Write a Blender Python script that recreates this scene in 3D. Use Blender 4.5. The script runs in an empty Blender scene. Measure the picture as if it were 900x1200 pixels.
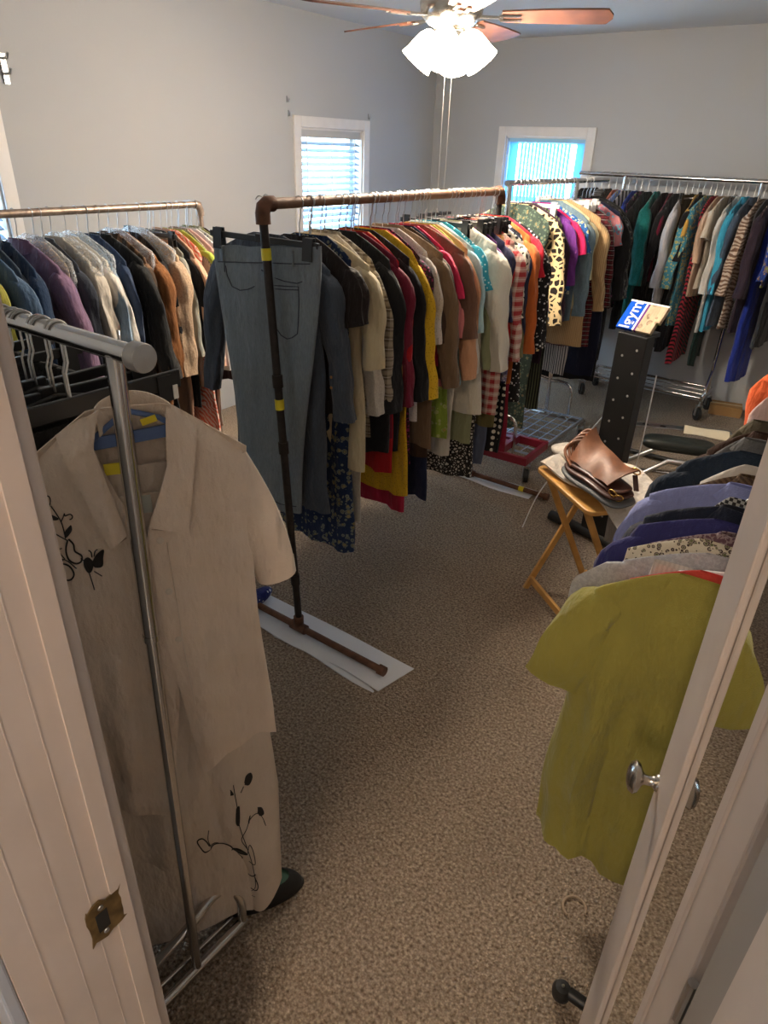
import bpy, bmesh, math, random
from mathutils import Vector, Matrix
C = bpy.context.scene.collection
R = math.radians
PI = math.pi
FANW, HALL_FILL, SKY, EXPO = 15, 30, 9, 1.12
def lerp_(a, b, t): return a+(b-a)*t
def smooth_line3(pts, n=6):
    P = [Vector(p) for p in pts]; out = []
    for i in range(len(P)-1):
        a, b, c, d = P[max(0, i-1)], P[i], P[i+1], P[min(len(P)-1, i+2)]
        for k in range(n):
            t = k/n; out.append(.5*((2*b)+(c-a)*t+(2*a-5*b+4*c-d)*t*t+(3*b-a-3*c+d)*t**3))
    out.append(P[-1]); return out

# ------------------------------------------------------------------ materials
MATS = {}
def _new(name):
    m = bpy.data.materials.new(name); m.use_nodes = True
    nt = m.node_tree; b = nt.nodes['Principled BSDF']
    return m, nt, b
def mat(name, col, rough=.6, metal=0, bump=0, bscale=200, var=0, vscale=6, spec=.5, coat=0):
    if name in MATS: return MATS[name]
    m, nt, b = _new(name)
    b.inputs['Base Color'].default_value = (*col, 1)
    b.inputs['Roughness'].default_value = rough
    b.inputs['Metallic'].default_value = metal
    b.inputs['Specular IOR Level'].default_value = spec
    b.inputs['Coat Weight'].default_value = coat
    tc = nt.nodes.new('ShaderNodeTexCoord')
    if var:
        n = nt.nodes.new('ShaderNodeTexNoise'); n.inputs['Scale'].default_value = vscale
        n.inputs['Detail'].default_value = 4
        nt.links.new(tc.outputs['Object'], n.inputs['Vector'])
        r = nt.nodes.new('ShaderNodeMapRange')
        r.inputs['From Min'].default_value = .3; r.inputs['From Max'].default_value = .7
        r.inputs['To Min'].default_value = 1-var; r.inputs['To Max'].default_value = 1+var
        nt.links.new(n.outputs['Fac'], r.inputs['Value'])
        v = nt.nodes.new('ShaderNodeVectorMath'); v.operation = 'SCALE'
        v.inputs[0].default_value = col
        nt.links.new(r.outputs['Result'], v.inputs['Scale'])
        nt.links.new(v.outputs['Vector'], b.inputs['Base Color'])
    if bump:
        n = nt.nodes.new('ShaderNodeTexNoise'); n.inputs['Scale'].default_value = bscale
        n.inputs['Detail'].default_value = 3
        nt.links.new(tc.outputs['Object'], n.inputs['Vector'])
        bp = nt.nodes.new('ShaderNodeBump'); bp.inputs['Strength'].default_value = bump
        bp.inputs['Distance'].default_value = .002
        nt.links.new(n.outputs['Fac'], bp.inputs['Height'])
        nt.links.new(bp.outputs['Normal'], b.inputs['Normal'])
    MATS[name] = m
    return m
def emis(name, col, strength):
    m, nt, b = _new(name)
    b.inputs['Base Color'].default_value = (*col, 1)
    b.inputs['Emission Color'].default_value = (*col, 1)
    b.inputs['Emission Strength'].default_value = strength
    return m

def fabric(col, pat='solid', col2=(.8, .8, .8), scale=1.0, rough=.88):
    """procedural cloth: a weave bump plus the printed or woven pattern"""
    key = ('fab', tuple(col), pat, tuple(col2), scale)
    if key in MATS: return MATS[key]
    m, nt, b = _new('cloth_' + pat)
    N = nt.nodes.new; L = nt.links.new
    b.inputs['Roughness'].default_value = rough
    b.inputs['Specular IOR Level'].default_value = .25
    b.inputs['Sheen Weight'].default_value = .15
    tc = N('ShaderNodeTexCoord').outputs['Object']
    def noise(s, d=3, vec=tc):
        n = N('ShaderNodeTexNoise'); n.inputs['Scale'].default_value = s; n.inputs['Detail'].default_value = d
        L(vec, n.inputs['Vector']); return n.outputs['Fac']
    def mapping(sx, sy, sz):
        mp = N('ShaderNodeMapping'); mp.inputs['Scale'].default_value = (sx, sy, sz); L(tc, mp.inputs['Vector'])
        return mp.outputs['Vector']
    def mixc(fac, a, c):
        mx = N('ShaderNodeMix'); mx.data_type = 'RGBA'
        L(fac, mx.inputs[0])
        for s, k in ((a, 6), (c, 7)):
            if isinstance(s, (tuple, list)): mx.inputs[k].default_value = (*s, 1)
            else: L(s, mx.inputs[k])
        return mx.outputs[2]
    def math_(op, a, v):
        mm = N('ShaderNodeMath'); mm.operation = op; L(a, mm.inputs[0]); mm.inputs[1].default_value = v
        return mm.outputs[0]
    def wave(axis, s, dist=0, thr=.5):
        w = N('ShaderNodeTexWave'); w.wave_type = 'BANDS'; w.bands_direction = axis
        w.inputs['Scale'].default_value = s; w.inputs['Distortion'].default_value = dist
        L(tc, w.inputs['Vector'])
        return math_('GREATER_THAN', w.outputs['Fac'], thr)
    def vor(s, feat='F1', rnd=1.0, vec=tc):
        v = N('ShaderNodeTexVoronoi'); v.feature = feat; v.inputs['Scale'].default_value = s
        if 'Randomness' in v.inputs: v.inputs['Randomness'].default_value = rnd
        L(vec, v.inputs['Vector']); return v
    if pat == 'solid':
        c = mixc(noise(9, 4), [x*.9 for x in col], [min(1, x*1.08) for x in col])
    elif pat == 'tweed':
        c = mixc(math_('GREATER_THAN', noise(150*scale, 1), .5), col, col2)
    elif pat == 'fur':
        mp = mapping(1, 1, .12)
        c = mixc(noise(60*scale, 4, mp), col, col2)
    elif pat == 'vstripe':
        c = mixc(wave('X', 12*scale, 0, .55), col, col2)
    elif pat == 'hstripe':
        c = mixc(wave('Z', 12*scale, 0, .5), col, col2)
    elif pat == 'dstripe':
        c = mixc(wave('DIAGONAL', 12*scale, .5, .5), col, col2)
    elif pat == 'zebra':
        c = mixc(wave('DIAGONAL', 7*scale, 9, .5), col, col2)
    elif pat == 'plaid':
        s1 = N('ShaderNodeMath'); s1.operation = 'ADD'; L(wave('X', 6*scale, 0, .45), s1.inputs[0]); L(wave('Z', 6*scale, 0, .45), s1.inputs[1])
        c0 = mixc(math_('MULTIPLY', s1.outputs[0], .5), col, col2)
        c = mixc(math_('MULTIPLY', wave('Z', 6*scale, 0, .985), .5), c0, (.7, .65, .6))
    elif pat == 'dots':
        v = vor(24*scale, 'F1', 0.0)
        c = mixc(math_('LESS_THAN', v.outputs['Distance'], .33), col, col2)
    elif pat == 'sprinkle':
        v = vor(62*scale, 'F1', 1.0)
        c = mixc(math_('LESS_THAN', v.outputs['Distance'], .28), col, col2)
    elif pat == 'giraffe':
        v = vor(44*scale, 'DISTANCE_TO_EDGE')
        c = mixc(math_('GREATER_THAN', v.outputs['Distance'], .14), col2, col)
    elif pat == 'leopard':
        v = vor(42*scale, 'DISTANCE_TO_EDGE')
        c = mixc(math_('GREATER_THAN', v.outputs['Distance'], .2), col2, col)
    elif pat == 'floral':
        v = vor(42*scale)
        cr = N('ShaderNodeValToRGB'); cr.color_ramp.interpolation = 'CONSTANT'
        e = cr.color_ramp.elements
        e[0].color = (*col, 1); e[1].position = .55; e[1].color = (*col2, 1)
        x = e.new(.72); x.color = (*[(p+q)/2 for p, q in zip(col, col2)], 1)
        x = e.new(.86); x.color = (.75*col2[1]+.1, .6*col2[0]+.1, .3*col2[2]+.05, 1)
        sp = N('ShaderNodeSeparateColor'); L(v.outputs['Color'], sp.inputs[0])
        mm = N('ShaderNodeMath'); mm.operation = 'SUBTRACT'; L(sp.outputs[0], mm.inputs[0]); L(v.outputs['Distance'], mm.inputs[1])
        ad = math_('ADD', mm.outputs[0], .35)
        L(ad, cr.inputs[0]); c = cr.outputs[0]
    elif pat == 'paisley':
        w = N('ShaderNodeTexWave'); w.wave_type = 'RINGS'; w.inputs['Scale'].default_value = 9*scale
        w.inputs['Distortion'].default_value = 8; w.inputs['Detail'].default_value = 1; L(tc, w.inputs['Vector'])
        c = mixc(math_('GREATER_THAN', w.outputs['Fac'], .5), col, col2)
    elif pat == 'check':
        ck = N('ShaderNodeTexChecker'); ck.inputs['Scale'].default_value = 130*scale; L(tc, ck.inputs['Vector'])
        c = mixc(ck.outputs['Fac'], col, col2)
    elif pat == 'denim':
        a = mixc(noise(220, 2, mapping(1, 1, .25)), [x*.75 for x in col], [min(1, x*1.25) for x in col])
        mx = N('ShaderNodeMix'); mx.data_type = 'RGBA'; mx.blend_type = 'MULTIPLY'; mx.inputs[0].default_value = .7
        L(a, mx.inputs[6])
        g = mixc(noise(5, 3), (.75, .75, .78), (1.15, 1.15, 1.15)); L(g, mx.inputs[7]); c = mx.outputs[2]
    L(c, b.inputs['Base Color'])
    bp = N('ShaderNodeBump'); bp.inputs['Strength'].default_value = .35; bp.inputs['Distance'].default_value = .003
    L(noise(400, 1), bp.inputs['Height'])
    b2 = N('ShaderNodeBump'); b2.inputs['Strength'].default_value = .9; b2.inputs['Distance'].default_value = .045
    L(noise(11, 4, mapping(1, 1, .38)), b2.inputs['Height']); L(bp.outputs['Normal'], b2.inputs['Normal']); L(b2.outputs['Normal'], b.inputs['Normal'])
    MATS[key] = m
    return m

# ------------------------------------------------------------------ mesh builder
class MB:
    def __init__(s): s.v = []; s.f = []; s.mi = []; s.cur = 0
    def add(s, vs, fs):
        o = len(s.v); s.v += [tuple(p) for p in vs]; s.f += [tuple(i+o for i in f) for f in fs]; s.mi += [s.cur]*len(fs)
        return s
    def box(s, x0, x1, y0, y1, z0, z1):
        v = [(x, y, z) for z in (z0, z1) for y in (y0, y1) for x in (x0, x1)]
        return s.add(v, [(0, 2, 3, 1), (4, 5, 7, 6), (0, 1, 5, 4), (2, 6, 7, 3), (0, 4, 6, 2), (1, 3, 7, 5)])
    def obox(s, p, q, w, t, up=(0, 0, 1)):
        """a bar from p to q, w wide, t thick"""
        p = Vector(p); q = Vector(q); d = (q-p).normalized(); a = d.cross(Vector(up))
        if a.length < 1e-4: a = d.cross(Vector((1, 0, 0)))
        a.normalize(); b = a.cross(d)
        v = [c + a*(w/2*i) + b*(t/2*j) for c in (p, q) for j in (-1, 1) for i in (-1, 1)]
        return s.add(v, [(0, 2, 3, 1), (4, 5, 7, 6), (0, 1, 5, 4), (2, 6, 7, 3), (0, 4, 6, 2), (1, 3, 7, 5)])
    def tube(s, pts, r, n=10, cap=True, close=False):
        pts = [Vector(p) for p in pts]; m = len(pts)
        rr = r if isinstance(r, (list, tuple)) else [r]*m
        vs = []; a = None
        for i in range(m):
            if close: d = pts[(i+1) % m]-pts[i-1]
            else: d = pts[min(i+1, m-1)]-pts[max(i-1, 0)]
            d.normalize()
            if a is None:
                a = d.cross(Vector((0, 0, 1)))
                if a.length < .05: a = d.cross(Vector((0, 1, 0)))
            a = (a - d*a.dot(d)).normalized(); b = d.cross(a)
            for k in range(n):
                t = 2*PI*k/n; vs.append(pts[i]+(a*math.cos(t)+b*math.sin(t))*rr[i])
        fs = []
        for i in range(m if close else m-1):
            j = (i+1) % m
            for k in range(n):
                l = (k+1) % n; fs.append((i*n+k, i*n+l, j*n+l, j*n+k))
        if cap and not close: fs += [tuple(range(n))[::-1], tuple((m-1)*n+k for k in range(n))]
        return s.add(vs, fs)
    def lathe(s, prof, n=24, M=None):
        vs = []; fs = []
        for (r, z) in prof:
            for k in range(n):
                t = 2*PI*k/n; p = Vector((r*math.cos(t), r*math.sin(t), z)); vs.append(M @ p if M else p)
        for i in range(len(prof)-1):
            for k in range(n):
                l = (k+1) % n; fs.append((i*n+k, i*n+l, (i+1)*n+l, (i+1)*n+k))
        if prof[0][0] > 1e-4: fs.append(tuple(range(n))[::-1])
        if prof[-1][0] > 1e-4: fs.append(tuple((len(prof)-1)*n+k for k in range(n)))
        return s.add(vs, fs)
    def grid(s, fn, nu, nv, thick=0):
        """fn(i/nu, j/nv) -> point; with thick: solid, thick along the normal"""
        P = [[Vector(fn(i/nu, j/nv)) for i in range(nu+1)] for j in range(nv+1)]
        vs = [p for r in P for p in r]; W = nu+1
        fs = [(j*W+i, j*W+i+1, (j+1)*W+i+1, (j+1)*W+i) for j in range(nv) for i in range(nu)]
        if thick:
            off = len(vs); bk = []
            for j in range(nv+1):
                for i in range(nu+1):
                    du = P[j][min(i+1, nu)]-P[j][max(i-1, 0)]; dv = P[min(j+1, nv)][i]-P[max(j-1, 0)][i]
                    nn = du.cross(dv)
                    if nn.length > 0: nn.normalize()
                    bk.append(P[j][i]-nn*thick)
            vs += bk; fs += [(a+off, d+off, c+off, b+off) for a, b, c, d in fs]
            rim = [i for i in range(W)] + [j*W+nu for j in range(1, nv+1)] + [nv*W+i for i in range(nu-1, -1, -1)] + [j*W for j in range(nv-1, 0, -1)]
            for k in range(len(rim)):
                a, b = rim[k], rim[(k+1) % len(rim)]; fs.append((b, a, a+off, b+off))
        return s.add(vs, fs)
    def build(s, name, m, parent=None, smooth=False, loc=None, bevel=0):
        me = bpy.data.meshes.new(name); me.from_pydata(s.v, [], s.f)
        for mm in (m if isinstance(m, (list, tuple)) else [m]): me.materials.append(mm)
        me.polygons.foreach_set('material_index', s.mi)
        bm = bmesh.new(); bm.from_mesh(me); bmesh.ops.recalc_face_normals(bm, faces=bm.faces); bm.to_mesh(me); bm.free()
        if smooth is True: me.polygons.foreach_set('use_smooth', [True]*len(me.polygons))
        elif smooth: me.polygons.foreach_set('use_smooth', [True]*len(me.polygons)); me.set_sharp_from_angle(angle=R(smooth))
        o = bpy.data.objects.new(name, me); C.objects.link(o)
        if parent: o.parent = parent
        if loc: o.location = loc
        if bevel:
            b = o.modifiers.new('bevel', 'BEVEL'); b.width = bevel; b.segments = 2; b.limit_method = 'ANGLE'
        return o

def tag(o, label, cat, group=None):
    o['label'] = label; o['category'] = cat
    if group: o['group'] = group
    n = len(label.split())
    if n < 4 or n > 16: print('LABEL LENGTH', n, label)
    return o
def struct(o): o['kind'] = 'structure'; return o
def thing(name, label, cat, loc=(0, 0, 0), rz=0, group=None):
    o = bpy.data.objects.new(name, None); C.objects.link(o); o.location = loc; o.rotation_euler = (0, 0, rz)
    o.empty_display_size = .05
    return tag(o, label, cat, group)

def arc(c, r, a0, a1, n, ax='xz'):
    out = []
    for i in range(n+1):
        t = a0+(a1-a0)*i/n; u, w = r*math.cos(t), r*math.sin(t)
        out.append((c[0]+u, c[1], c[2]+w) if ax == 'xz' else (c[0], c[1]+u, c[2]+w) if ax == 'yz' else (c[0]+u, c[1]+w, c[2]))
    return out

# ------------------------------------------------------------------ palette
CHROME = mat('chrome', (.62, .61, .6), .16, 1)
STEEL = mat('brushed_steel', (.5, .5, .5), .32, 1)
NICKEL = mat('nickel', (.55, .52, .48), .25, 1)
RUST = mat('rusty_pipe', (.13, .055, .028), .55, .35, bump=.5, bscale=90, var=.4, vscale=25)
IRON = mat('dark_iron_pipe', (.035, .028, .024), .5, .5, bump=.4, bscale=120, var=.3, vscale=30)
GALV = mat('worn_pipe', (.33, .25, .2), .4, .7, var=.3, vscale=40)
YTAPE = mat('yellow_tape', (.75, .6, .02), .5)
WHITEP = mat('white_paint', (.72, .69, .66), .45, bump=.15, bscale=40, var=.04, vscale=12)
DOORP = mat('door_paint', (.52, .44, .385), .45, bump=.2, bscale=26, var=.05, vscale=10)
BLACKP = mat('black_plastic', (.012, .012, .013), .4)
RUBBER = mat('black_rubber', (.015, .015, .015), .6)
WHITEPL = mat('white_plastic', (.75, .75, .74), .35)
CLEARPL = mat('clear_plastic', (.72, .72, .7), .15, spec=.8)
CREAMPL = mat('cream_plastic', (.7, .63, .42), .4)
WOOD = mat('honey_wood', (.55, .29, .08), .4, var=.2, vscale=14)

# ------------------------------------------------------------------ camera
CH = 1.68; FPX = 790.0
P_ = math.atan(427/790); RO = math.atan(50/1460); H_ = R(35.5)
hd = Vector((-math.sin(H_), math.cos(H_), 0)); up = Vector((0, 0, 1)); rt = hd.cross(up)
fw = hd*math.cos(P_)-up*math.sin(P_); u0 = hd*math.sin(P_)+up*math.cos(P_)
ir = rt*math.cos(RO)+u0*math.sin(RO); iu = -rt*math.sin(RO)+u0*math.cos(RO)
cd = bpy.data.cameras.new('camera'); cam = bpy.data.objects.new('camera', cd); C.objects.link(cam)
M = Matrix((ir, iu, -fw)).transposed().to_4x4(); M.translation = (0, 0, CH); cam.matrix_world = M
cd.sensor_fit = 'VERTICAL'; cd.sensor_height = 36; cd.lens = FPX/1200*36; cd.clip_start = .01
bpy.context.scene.camera = cam

# ------------------------------------------------------------------ room
XL, XR, YB, YD, ZC = -3.61, .62, 5.6, .22, 2.44
def wallmat(name, col, bumpy=.25, sc=60):
    return mat(name, col, .85, bump=bumpy, bscale=sc, var=.015, vscale=1.5, spec=.2)
WALL = wallmat('wall_paint', (.45, .455, .46))
CEIL = wallmat('ceiling_texture', (.68, .69, .70), .9, 35)
def carpet():
    m, nt, b = _new('berber_carpet'); N = nt.nodes.new; L = nt.links.new
    tc = N('ShaderNodeTexCoord').outputs['Object']
    v = N('ShaderNodeTexVoronoi'); v.inputs['Scale'].default_value = 165; L(tc, v.inputs['Vector'])
    n = N('ShaderNodeTexNoise'); n.inputs['Scale'].default_value = 115; n.inputs['Detail'].default_value = 3; L(tc, n.inputs['Vector'])
    n2 = N('ShaderNodeTexNoise'); n2.inputs['Scale'].default_value = 1.3; n2.inputs['Detail'].default_value = 4; L(tc, n2.inputs['Vector'])
    cr = N('ShaderNodeValToRGB'); e = cr.color_ramp.elements
    e[0].position = .3; e[0].color = (.185, .13, .09, 1); e[1].position = .72; e[1].color = (.56, .455, .35, 1)
    L(n.outputs['Fac'], cr.inputs[0])
    mr = N('ShaderNodeMapRange'); mr.inputs['To Min'].default_value = .86; mr.inputs['To Max'].default_value = 1.1
    mr.inputs['From Min'].default_value = .3; mr.inputs['From Max'].default_value = .7
    L(n2.outputs['Fac'], mr.inputs['Value'])
    mr2 = N('ShaderNodeMapRange'); mr2.inputs['To Min'].default_value = 1.12; mr2.inputs['To Max'].default_value = .55
    L(v.outputs['Distance'], mr2.inputs['Value'])
    mu = N('ShaderNodeMath'); mu.operation = 'MULTIPLY'; L(mr.outputs[0], mu.inputs[0]); L(mr2.outputs[0], mu.inputs[1])
    vm = N('ShaderNodeVectorMath'); vm.operation = 'SCALE'; L(cr.outputs[0], vm.inputs[0]); L(mu.outputs[0], vm.inputs['Scale'])
    L(vm.outputs[0], b.inputs['Base Color'])
    b.inputs['Roughness'].default_value = .95; b.inputs['Specular IOR Level'].default_value = .1
    bp = N('ShaderNodeBump'); bp.invert = True; bp.inputs['Strength'].default_value = .9; bp.inputs['Distance'].default_value = .006
    L(v.outputs['Distance'], bp.inputs['Height']); L(bp.outputs['Normal'], b.inputs['Normal'])
    return m
struct(MB().box(-3.8, 1.2, -2.0, 5.8, -.1, 0).build('floor', carpet()))
struct(MB().box(-3.8, 1.2, -2.0, 5.8, ZC, ZC+.1).build('ceiling', CEIL))
def wall_with_holes(name, axis, pos, thick, a0, a1, holes, m):
    """axis 'x': wall plane x=pos running along y; holes are (lo, hi, z0, z1)"""
    b = MB(); cuts = sorted(holes); prev = a0
    def bx(u0_, u1_, z0, z1):
        if u1_-u0_ < 1e-4: return
        lo, hi = min(pos, pos+thick), max(pos, pos+thick)
        if axis == 'x': b.box(lo, hi, u0_, u1_, z0, z1)
        else: b.box(u0_, u1_, lo, hi, z0, z1)
    for (lo, hi, z0, z1) in cuts:
        bx(prev, lo, 0, ZC)
        if z0 > 0: bx(lo, hi, 0, z0)
        bx(lo, hi, z1, ZC); prev = hi
    bx(prev, a1, 0, ZC)
    return struct(b.build(name, m))
W1 = (3.915, 4.615, .88, 1.785); W3 = (1.02, 1.80, .88, 1.80); W2 = (-2.905, -2.225, .88, 1.79)
wall_with_holes('wall_left', 'x', XL, -.14, -.3, YB+.14, [W3, W1], WALL)
wall_with_holes('wall_back', 'y', YB, .14, XL, 1.2, [W2], WALL)
wall_with_holes('wall_right', 'x', XR, .14, YD, YB, [], WALL)
JL, JR = -.5, .033
struct(MB().box(XL, JL-.02, .09, YD, 0, ZC).box(JR+.022, XR, .09, YD, 0, ZC).box(JL-.02, JR+.022, .09, YD, 2.05, ZC).build('wall_front', WALL))
# hallway behind the camera
struct(MB().box(-1.5, -1.4, -2, .09, 0, ZC).build('wall_hall_left', mat('hall_paint', (.42, .43, .45), .85)))
struct(MB().box(.9, 1.0, -2, .09, 0, ZC).build('wall_hall_right', mat('hall_paint', (.42, .43, .45), .85)))
struct(MB().box(-1.4, .9, -2, -1.9, 0, ZC).build('wall_hall_back', mat('hall_paint', (.42, .43, .45), .85)))

# windows
GLASS = None
def glassmat():
    m, nt, b = _new('window_glass'); N = nt.nodes.new; L = nt.links.new
    out = nt.nodes['Material Output']
    t = N('ShaderNodeBsdfTransparent'); g = N('ShaderNodeBsdfGlossy'); g.inputs['Roughness'].default_value = .02
    mx = N('ShaderNodeMixShader'); mx.inputs[0].default_value = .06
    L(t.outputs[0], mx.inputs[1]); L(g.outputs[0], mx.inputs[2]); L(mx.outputs[0], out.inputs[0])
    return m
GLASS = glassmat()
def translucent(name, col, k=.5, rough=.6):
    m, nt, b = _new(name); N = nt.nodes.new; L = nt.links.new
    b.inputs['Base Color'].default_value = (*col, 1); b.inputs['Roughness'].default_value = rough
    t = N('ShaderNodeBsdfTranslucent'); t.inputs[0].default_value = (*col, 1)
    mx = N('ShaderNodeMixShader'); mx.inputs[0].default_value = k
    L(b.outputs[0], mx.inputs[1]); L(t.outputs[0], mx.inputs[2]); L(mx.outputs[0], nt.nodes['Material Output'].inputs[0])
    return m
BLIND = translucent('blind_slat', (.36, .46, .58), .2)
BLINDB = translucent('vertical_blind', (.34, .70, .88), .6)
def window(n, axis, pos, sgn, lo, hi, z0, z1):
    """frame in the wall opening and casing on the room side; sgn = room side direction along the wall normal"""
    def bx(b, a0, a1, d0, d1, zz0, zz1):
        p, q = sorted((pos+sgn*d0, pos+sgn*d1))
        if axis == 'x': b.box(p, q, a0, a1, zz0, zz1)
        else: b.box(a0, a1, p, q, zz0, zz1)
    r = bpy.data.objects.new('window_%d' % n, None); C.objects.link(r); struct(r)
    r.location = (0, 0, 0)
    c = MB(); w = .068
    bx(c, lo-w, lo, 0, .018, z0-w, z1+w); bx(c, hi, hi+w, 0, .018, z0-w, z1+w)
    bx(c, lo, hi, 0, .018, z1, z1+w); bx(c, lo, hi, 0, .018, z0-w, z0)
    c.build('casing', WHITEP, r, bevel=.004)
    s = MB()
    for (d0, d1) in ((-.02, -.139),):
        bx(s, lo, lo+.012, d0+.02, d1, z0, z1); bx(s, hi-.012, hi, d0+.02, d1, z0, z1)
        bx(s, lo, hi, d0+.02, d1, z1-.012, z1); bx(s, lo, hi, d0+.02, d1, z0, z0+.012)
    s.build('frame_liner', WHITEP, r)
    f = MB(); zm = (z0+z1)/2
    bx(f, lo+.012, lo+.05, -.09, -.12, z0+.012, z1-.012); bx(f, hi-.05, hi-.012, -.09, -.12, z0+.012, z1-.012)
    bx(f, lo+.05, hi-.05, -.09, -.12, z1-.05, z1-.012); bx(f, lo+.05, hi-.05, -.09, -.12, z0+.012, z0+.05); bx(f, lo+.05, hi-.05, -.09, -.12, zm-.02, zm+.02)
    f.build('sash', WHITEPL, r)
    g = MB(); bx(g, lo+.05, hi-.05, -.104, -.106, z0+.05, z1-.05); g.build('pane', GLASS, r)
    return r
window(1, 'x', XL, 1, *W1); window(2, 'y', YB, -1, *W2); window(3, 'x', XL, 1, *W3)
def hblind(lo, hi, z0, z1, label):
    t = thing('window_blind', label, 'blind', (XL-.035, (lo+hi)/2, z0+.02), 0)
    hw = (hi-lo)/2-.018; H = z1-z0-.03
    MB().box(-.028, .028, -hw, hw, H-.05, H).build('headrail', mat('blind_rail', (.5, .49, .47), .5), t)
    b = MB(); n = int((H-.08)/.043)
    for k in range(n):
        z = H-.085-k*.043
        b.obox((0, -hw, z), (0, hw, z), .048, .003, up=(.42, 0, .9))
    b.build('slats', BLIND, t)
    for y in (-hw*.8, 0, hw*.8): MB().box(.022, .0245, y-.004, y+.004, .01, H-.05).build('ladder_tape', WHITEPL, t)
    MB().box(-.02, .02, -hw, hw, 0, .018).build('bottom_rail', WHITEPL, t)
hblind(W1[0], W1[1], W1[2], W1[3], 'white horizontal slat blind filling the small window near the room corner')
hblind(W3[0], W3[1], W3[2], W3[3], 'white slat blind in the window cut off by the left picture edge')
t = thing('vertical_blind', 'bright blue backlit vertical blind in the window right of the room corner', 'blind', ((W2[0]+W2[1])/2, YB+.04, W2[2]+.02))
hw = (W2[1]-W2[0])/2-.018; H = W2[3]-W2[2]-.03
MB().box(-hw, hw, -.02, .02, H-.03, H).build('headrail', mat('blue_rail', (.35, .62, .8), .5), t)
b = MB()
k = 0; x = -hw+.11
while x < hw-.11:
    b.obox((x, 0, .02), (x, 0, H-.035), .036, .002, up=(.55, .83, 0)); x += .031
b.build('slats', BLINDB, t)
BCU = translucent('blue_curtain', (.30, .62, .86), .6)
MB().box(-hw, -hw+.075, -.006, .004, 0, H-.03).build('side_curtain', BCU, t); MB().box(hw-.07, hw, -.006, .004, 0, H-.03).build('side_curtain', BCU, t)
# curtain rod brackets by the left window, and small wall hooks
for (y, z) in ((1.93, 1.925), (1.93, 1.985)):
    t = MB().box(0, .012, -.012, .012, -.03, .03).tube([(.01, 0, .01), (.05, 0, .012), (.062, 0, .03)], .006).build('curtain_bracket', STEEL, loc=(XL, y, z-.01), smooth=40)
    tag(t, 'upper metal curtain bracket on left wall above the cut-off window' if z > 1.95 else 'lower metal curtain bracket on left wall beside the cut-off window', 'bracket')
for i, (y, z, l) in enumerate(((3.8, 1.94, 'small metal hook high on the wall left of the slat blind window'), (3.81, 1.86, 'small metal hook at the upper left corner of the slat blind window'), (4.68, 1.88, 'small metal hook at the upper right corner of the slat blind window'))):
    t = MB().box(0, .006, -.006, .006, -.018, .018).tube([(.005, 0, -.01), (.02, 0, -.014), (.024, 0, .004)], .003, 6).build('wall_hook', STEEL, loc=(XL, y, z))
    tag(t, l, 'hook')

# door jambs, casing
gr = MB()
gr.box(JL-.02, JL, .09, YD, 0, 2.05)
for y in (.118, .15, .178): gr.box(JL, JL+.0005, y, y+.0015, 0, 2.05)
gr.box(JL-.001, JL+.003, YD-.02, YD, 0, 2.05)
struct(gr.build('door_1_jamb', DOORP)).name = 'trim_1'
struct(MB().box(JL-.075, JL-.004, YD, YD+.016, 0, 2.12).build('trim_2', DOORP, bevel=.003))
struct(MB().box(JL-.06, JL-.003, .076, .09, 0, 2.12).build('trim_3', mat('blue_grey_paint', (.36, .38, .42), .5), bevel=.003))
struct(MB().box(JL-.10, JL-.06, .066, .09, 0, 2.12).build('trim_4', mat('yellow_wood', (.42, .28, .07), .5), bevel=.003))
j = MB().box(JR, JR+.022, .085, YD, 0, 2.05)
struct(j.build('trim_5', DOORP, bevel=.002))
struct(MB().box(JR+.022, JR+.09, .07, .09, 0, 2.12).build('trim_6', DOORP))
struct(MB().box(JL, JR, .085, YD, 2.05, 2.07).build('trim_7', DOORP))
# strike plate with chipped paint
t = thing('strike_plate', 'brass strike plate with chipped white paint on the left door jamb', 'strike plate', (JL+.0016, .19, .915))
n_ = 26; pts = []
rnd = random.Random(4)
for k in range(n_):
    a = 2*PI*k/n_; sx = .021*max(-1, min(1, 1.5*math.cos(a)))*(1+rnd.uniform(-.15, .1)); sz = .03*max(-1, min(1, 1.5*math.sin(a)))*(1+rnd.uniform(-.2, .12)); pts.append((sx, sz))
m_ = MB(); m_.add([(0, p[0], p[1]) for p in pts]+[(.0015, p[0], p[1]) for p in pts], [tuple(range(n_))[::-1], tuple(range(n_, 2*n_))]+[(k, (k+1) % n_, n_+(k+1) % n_, n_+k) for k in range(n_)])
m_.build('plate', mat('old_brass', (.2, .13, .05), .45, .7, var=.4, vscale=60), t)
MB().box(.0015, .002, -.012, .002, -.016, .014).build('latch_hole', mat('dark_hole', (.01, .008, .006), .9), t)
for z in (.021, -.021): MB().lathe([(.0035, 0), (.003, .0012), (0, .0014)], 10, Matrix.Translation((.0015, -.004, z)) @ Matrix.Rotation(PI/2, 4, 'Y')).build('screw', STEEL, t)

# mirrored folding door
MIRROR = mat('mirror_silver', (.82, .82, .8), .015, 1)
A = Vector((-.0612, .77)); Bp = Vector((.0387, .448)); dv = (Bp-A); LW = dv.length; yaw = math.atan2(dv.y, dv.x)
d = bpy.data.objects.new('door_1', None); C.objects.link(d); struct(d); d.location = (A.x, A.y, .012); d.rotation_euler = (0, 0, yaw)
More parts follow.
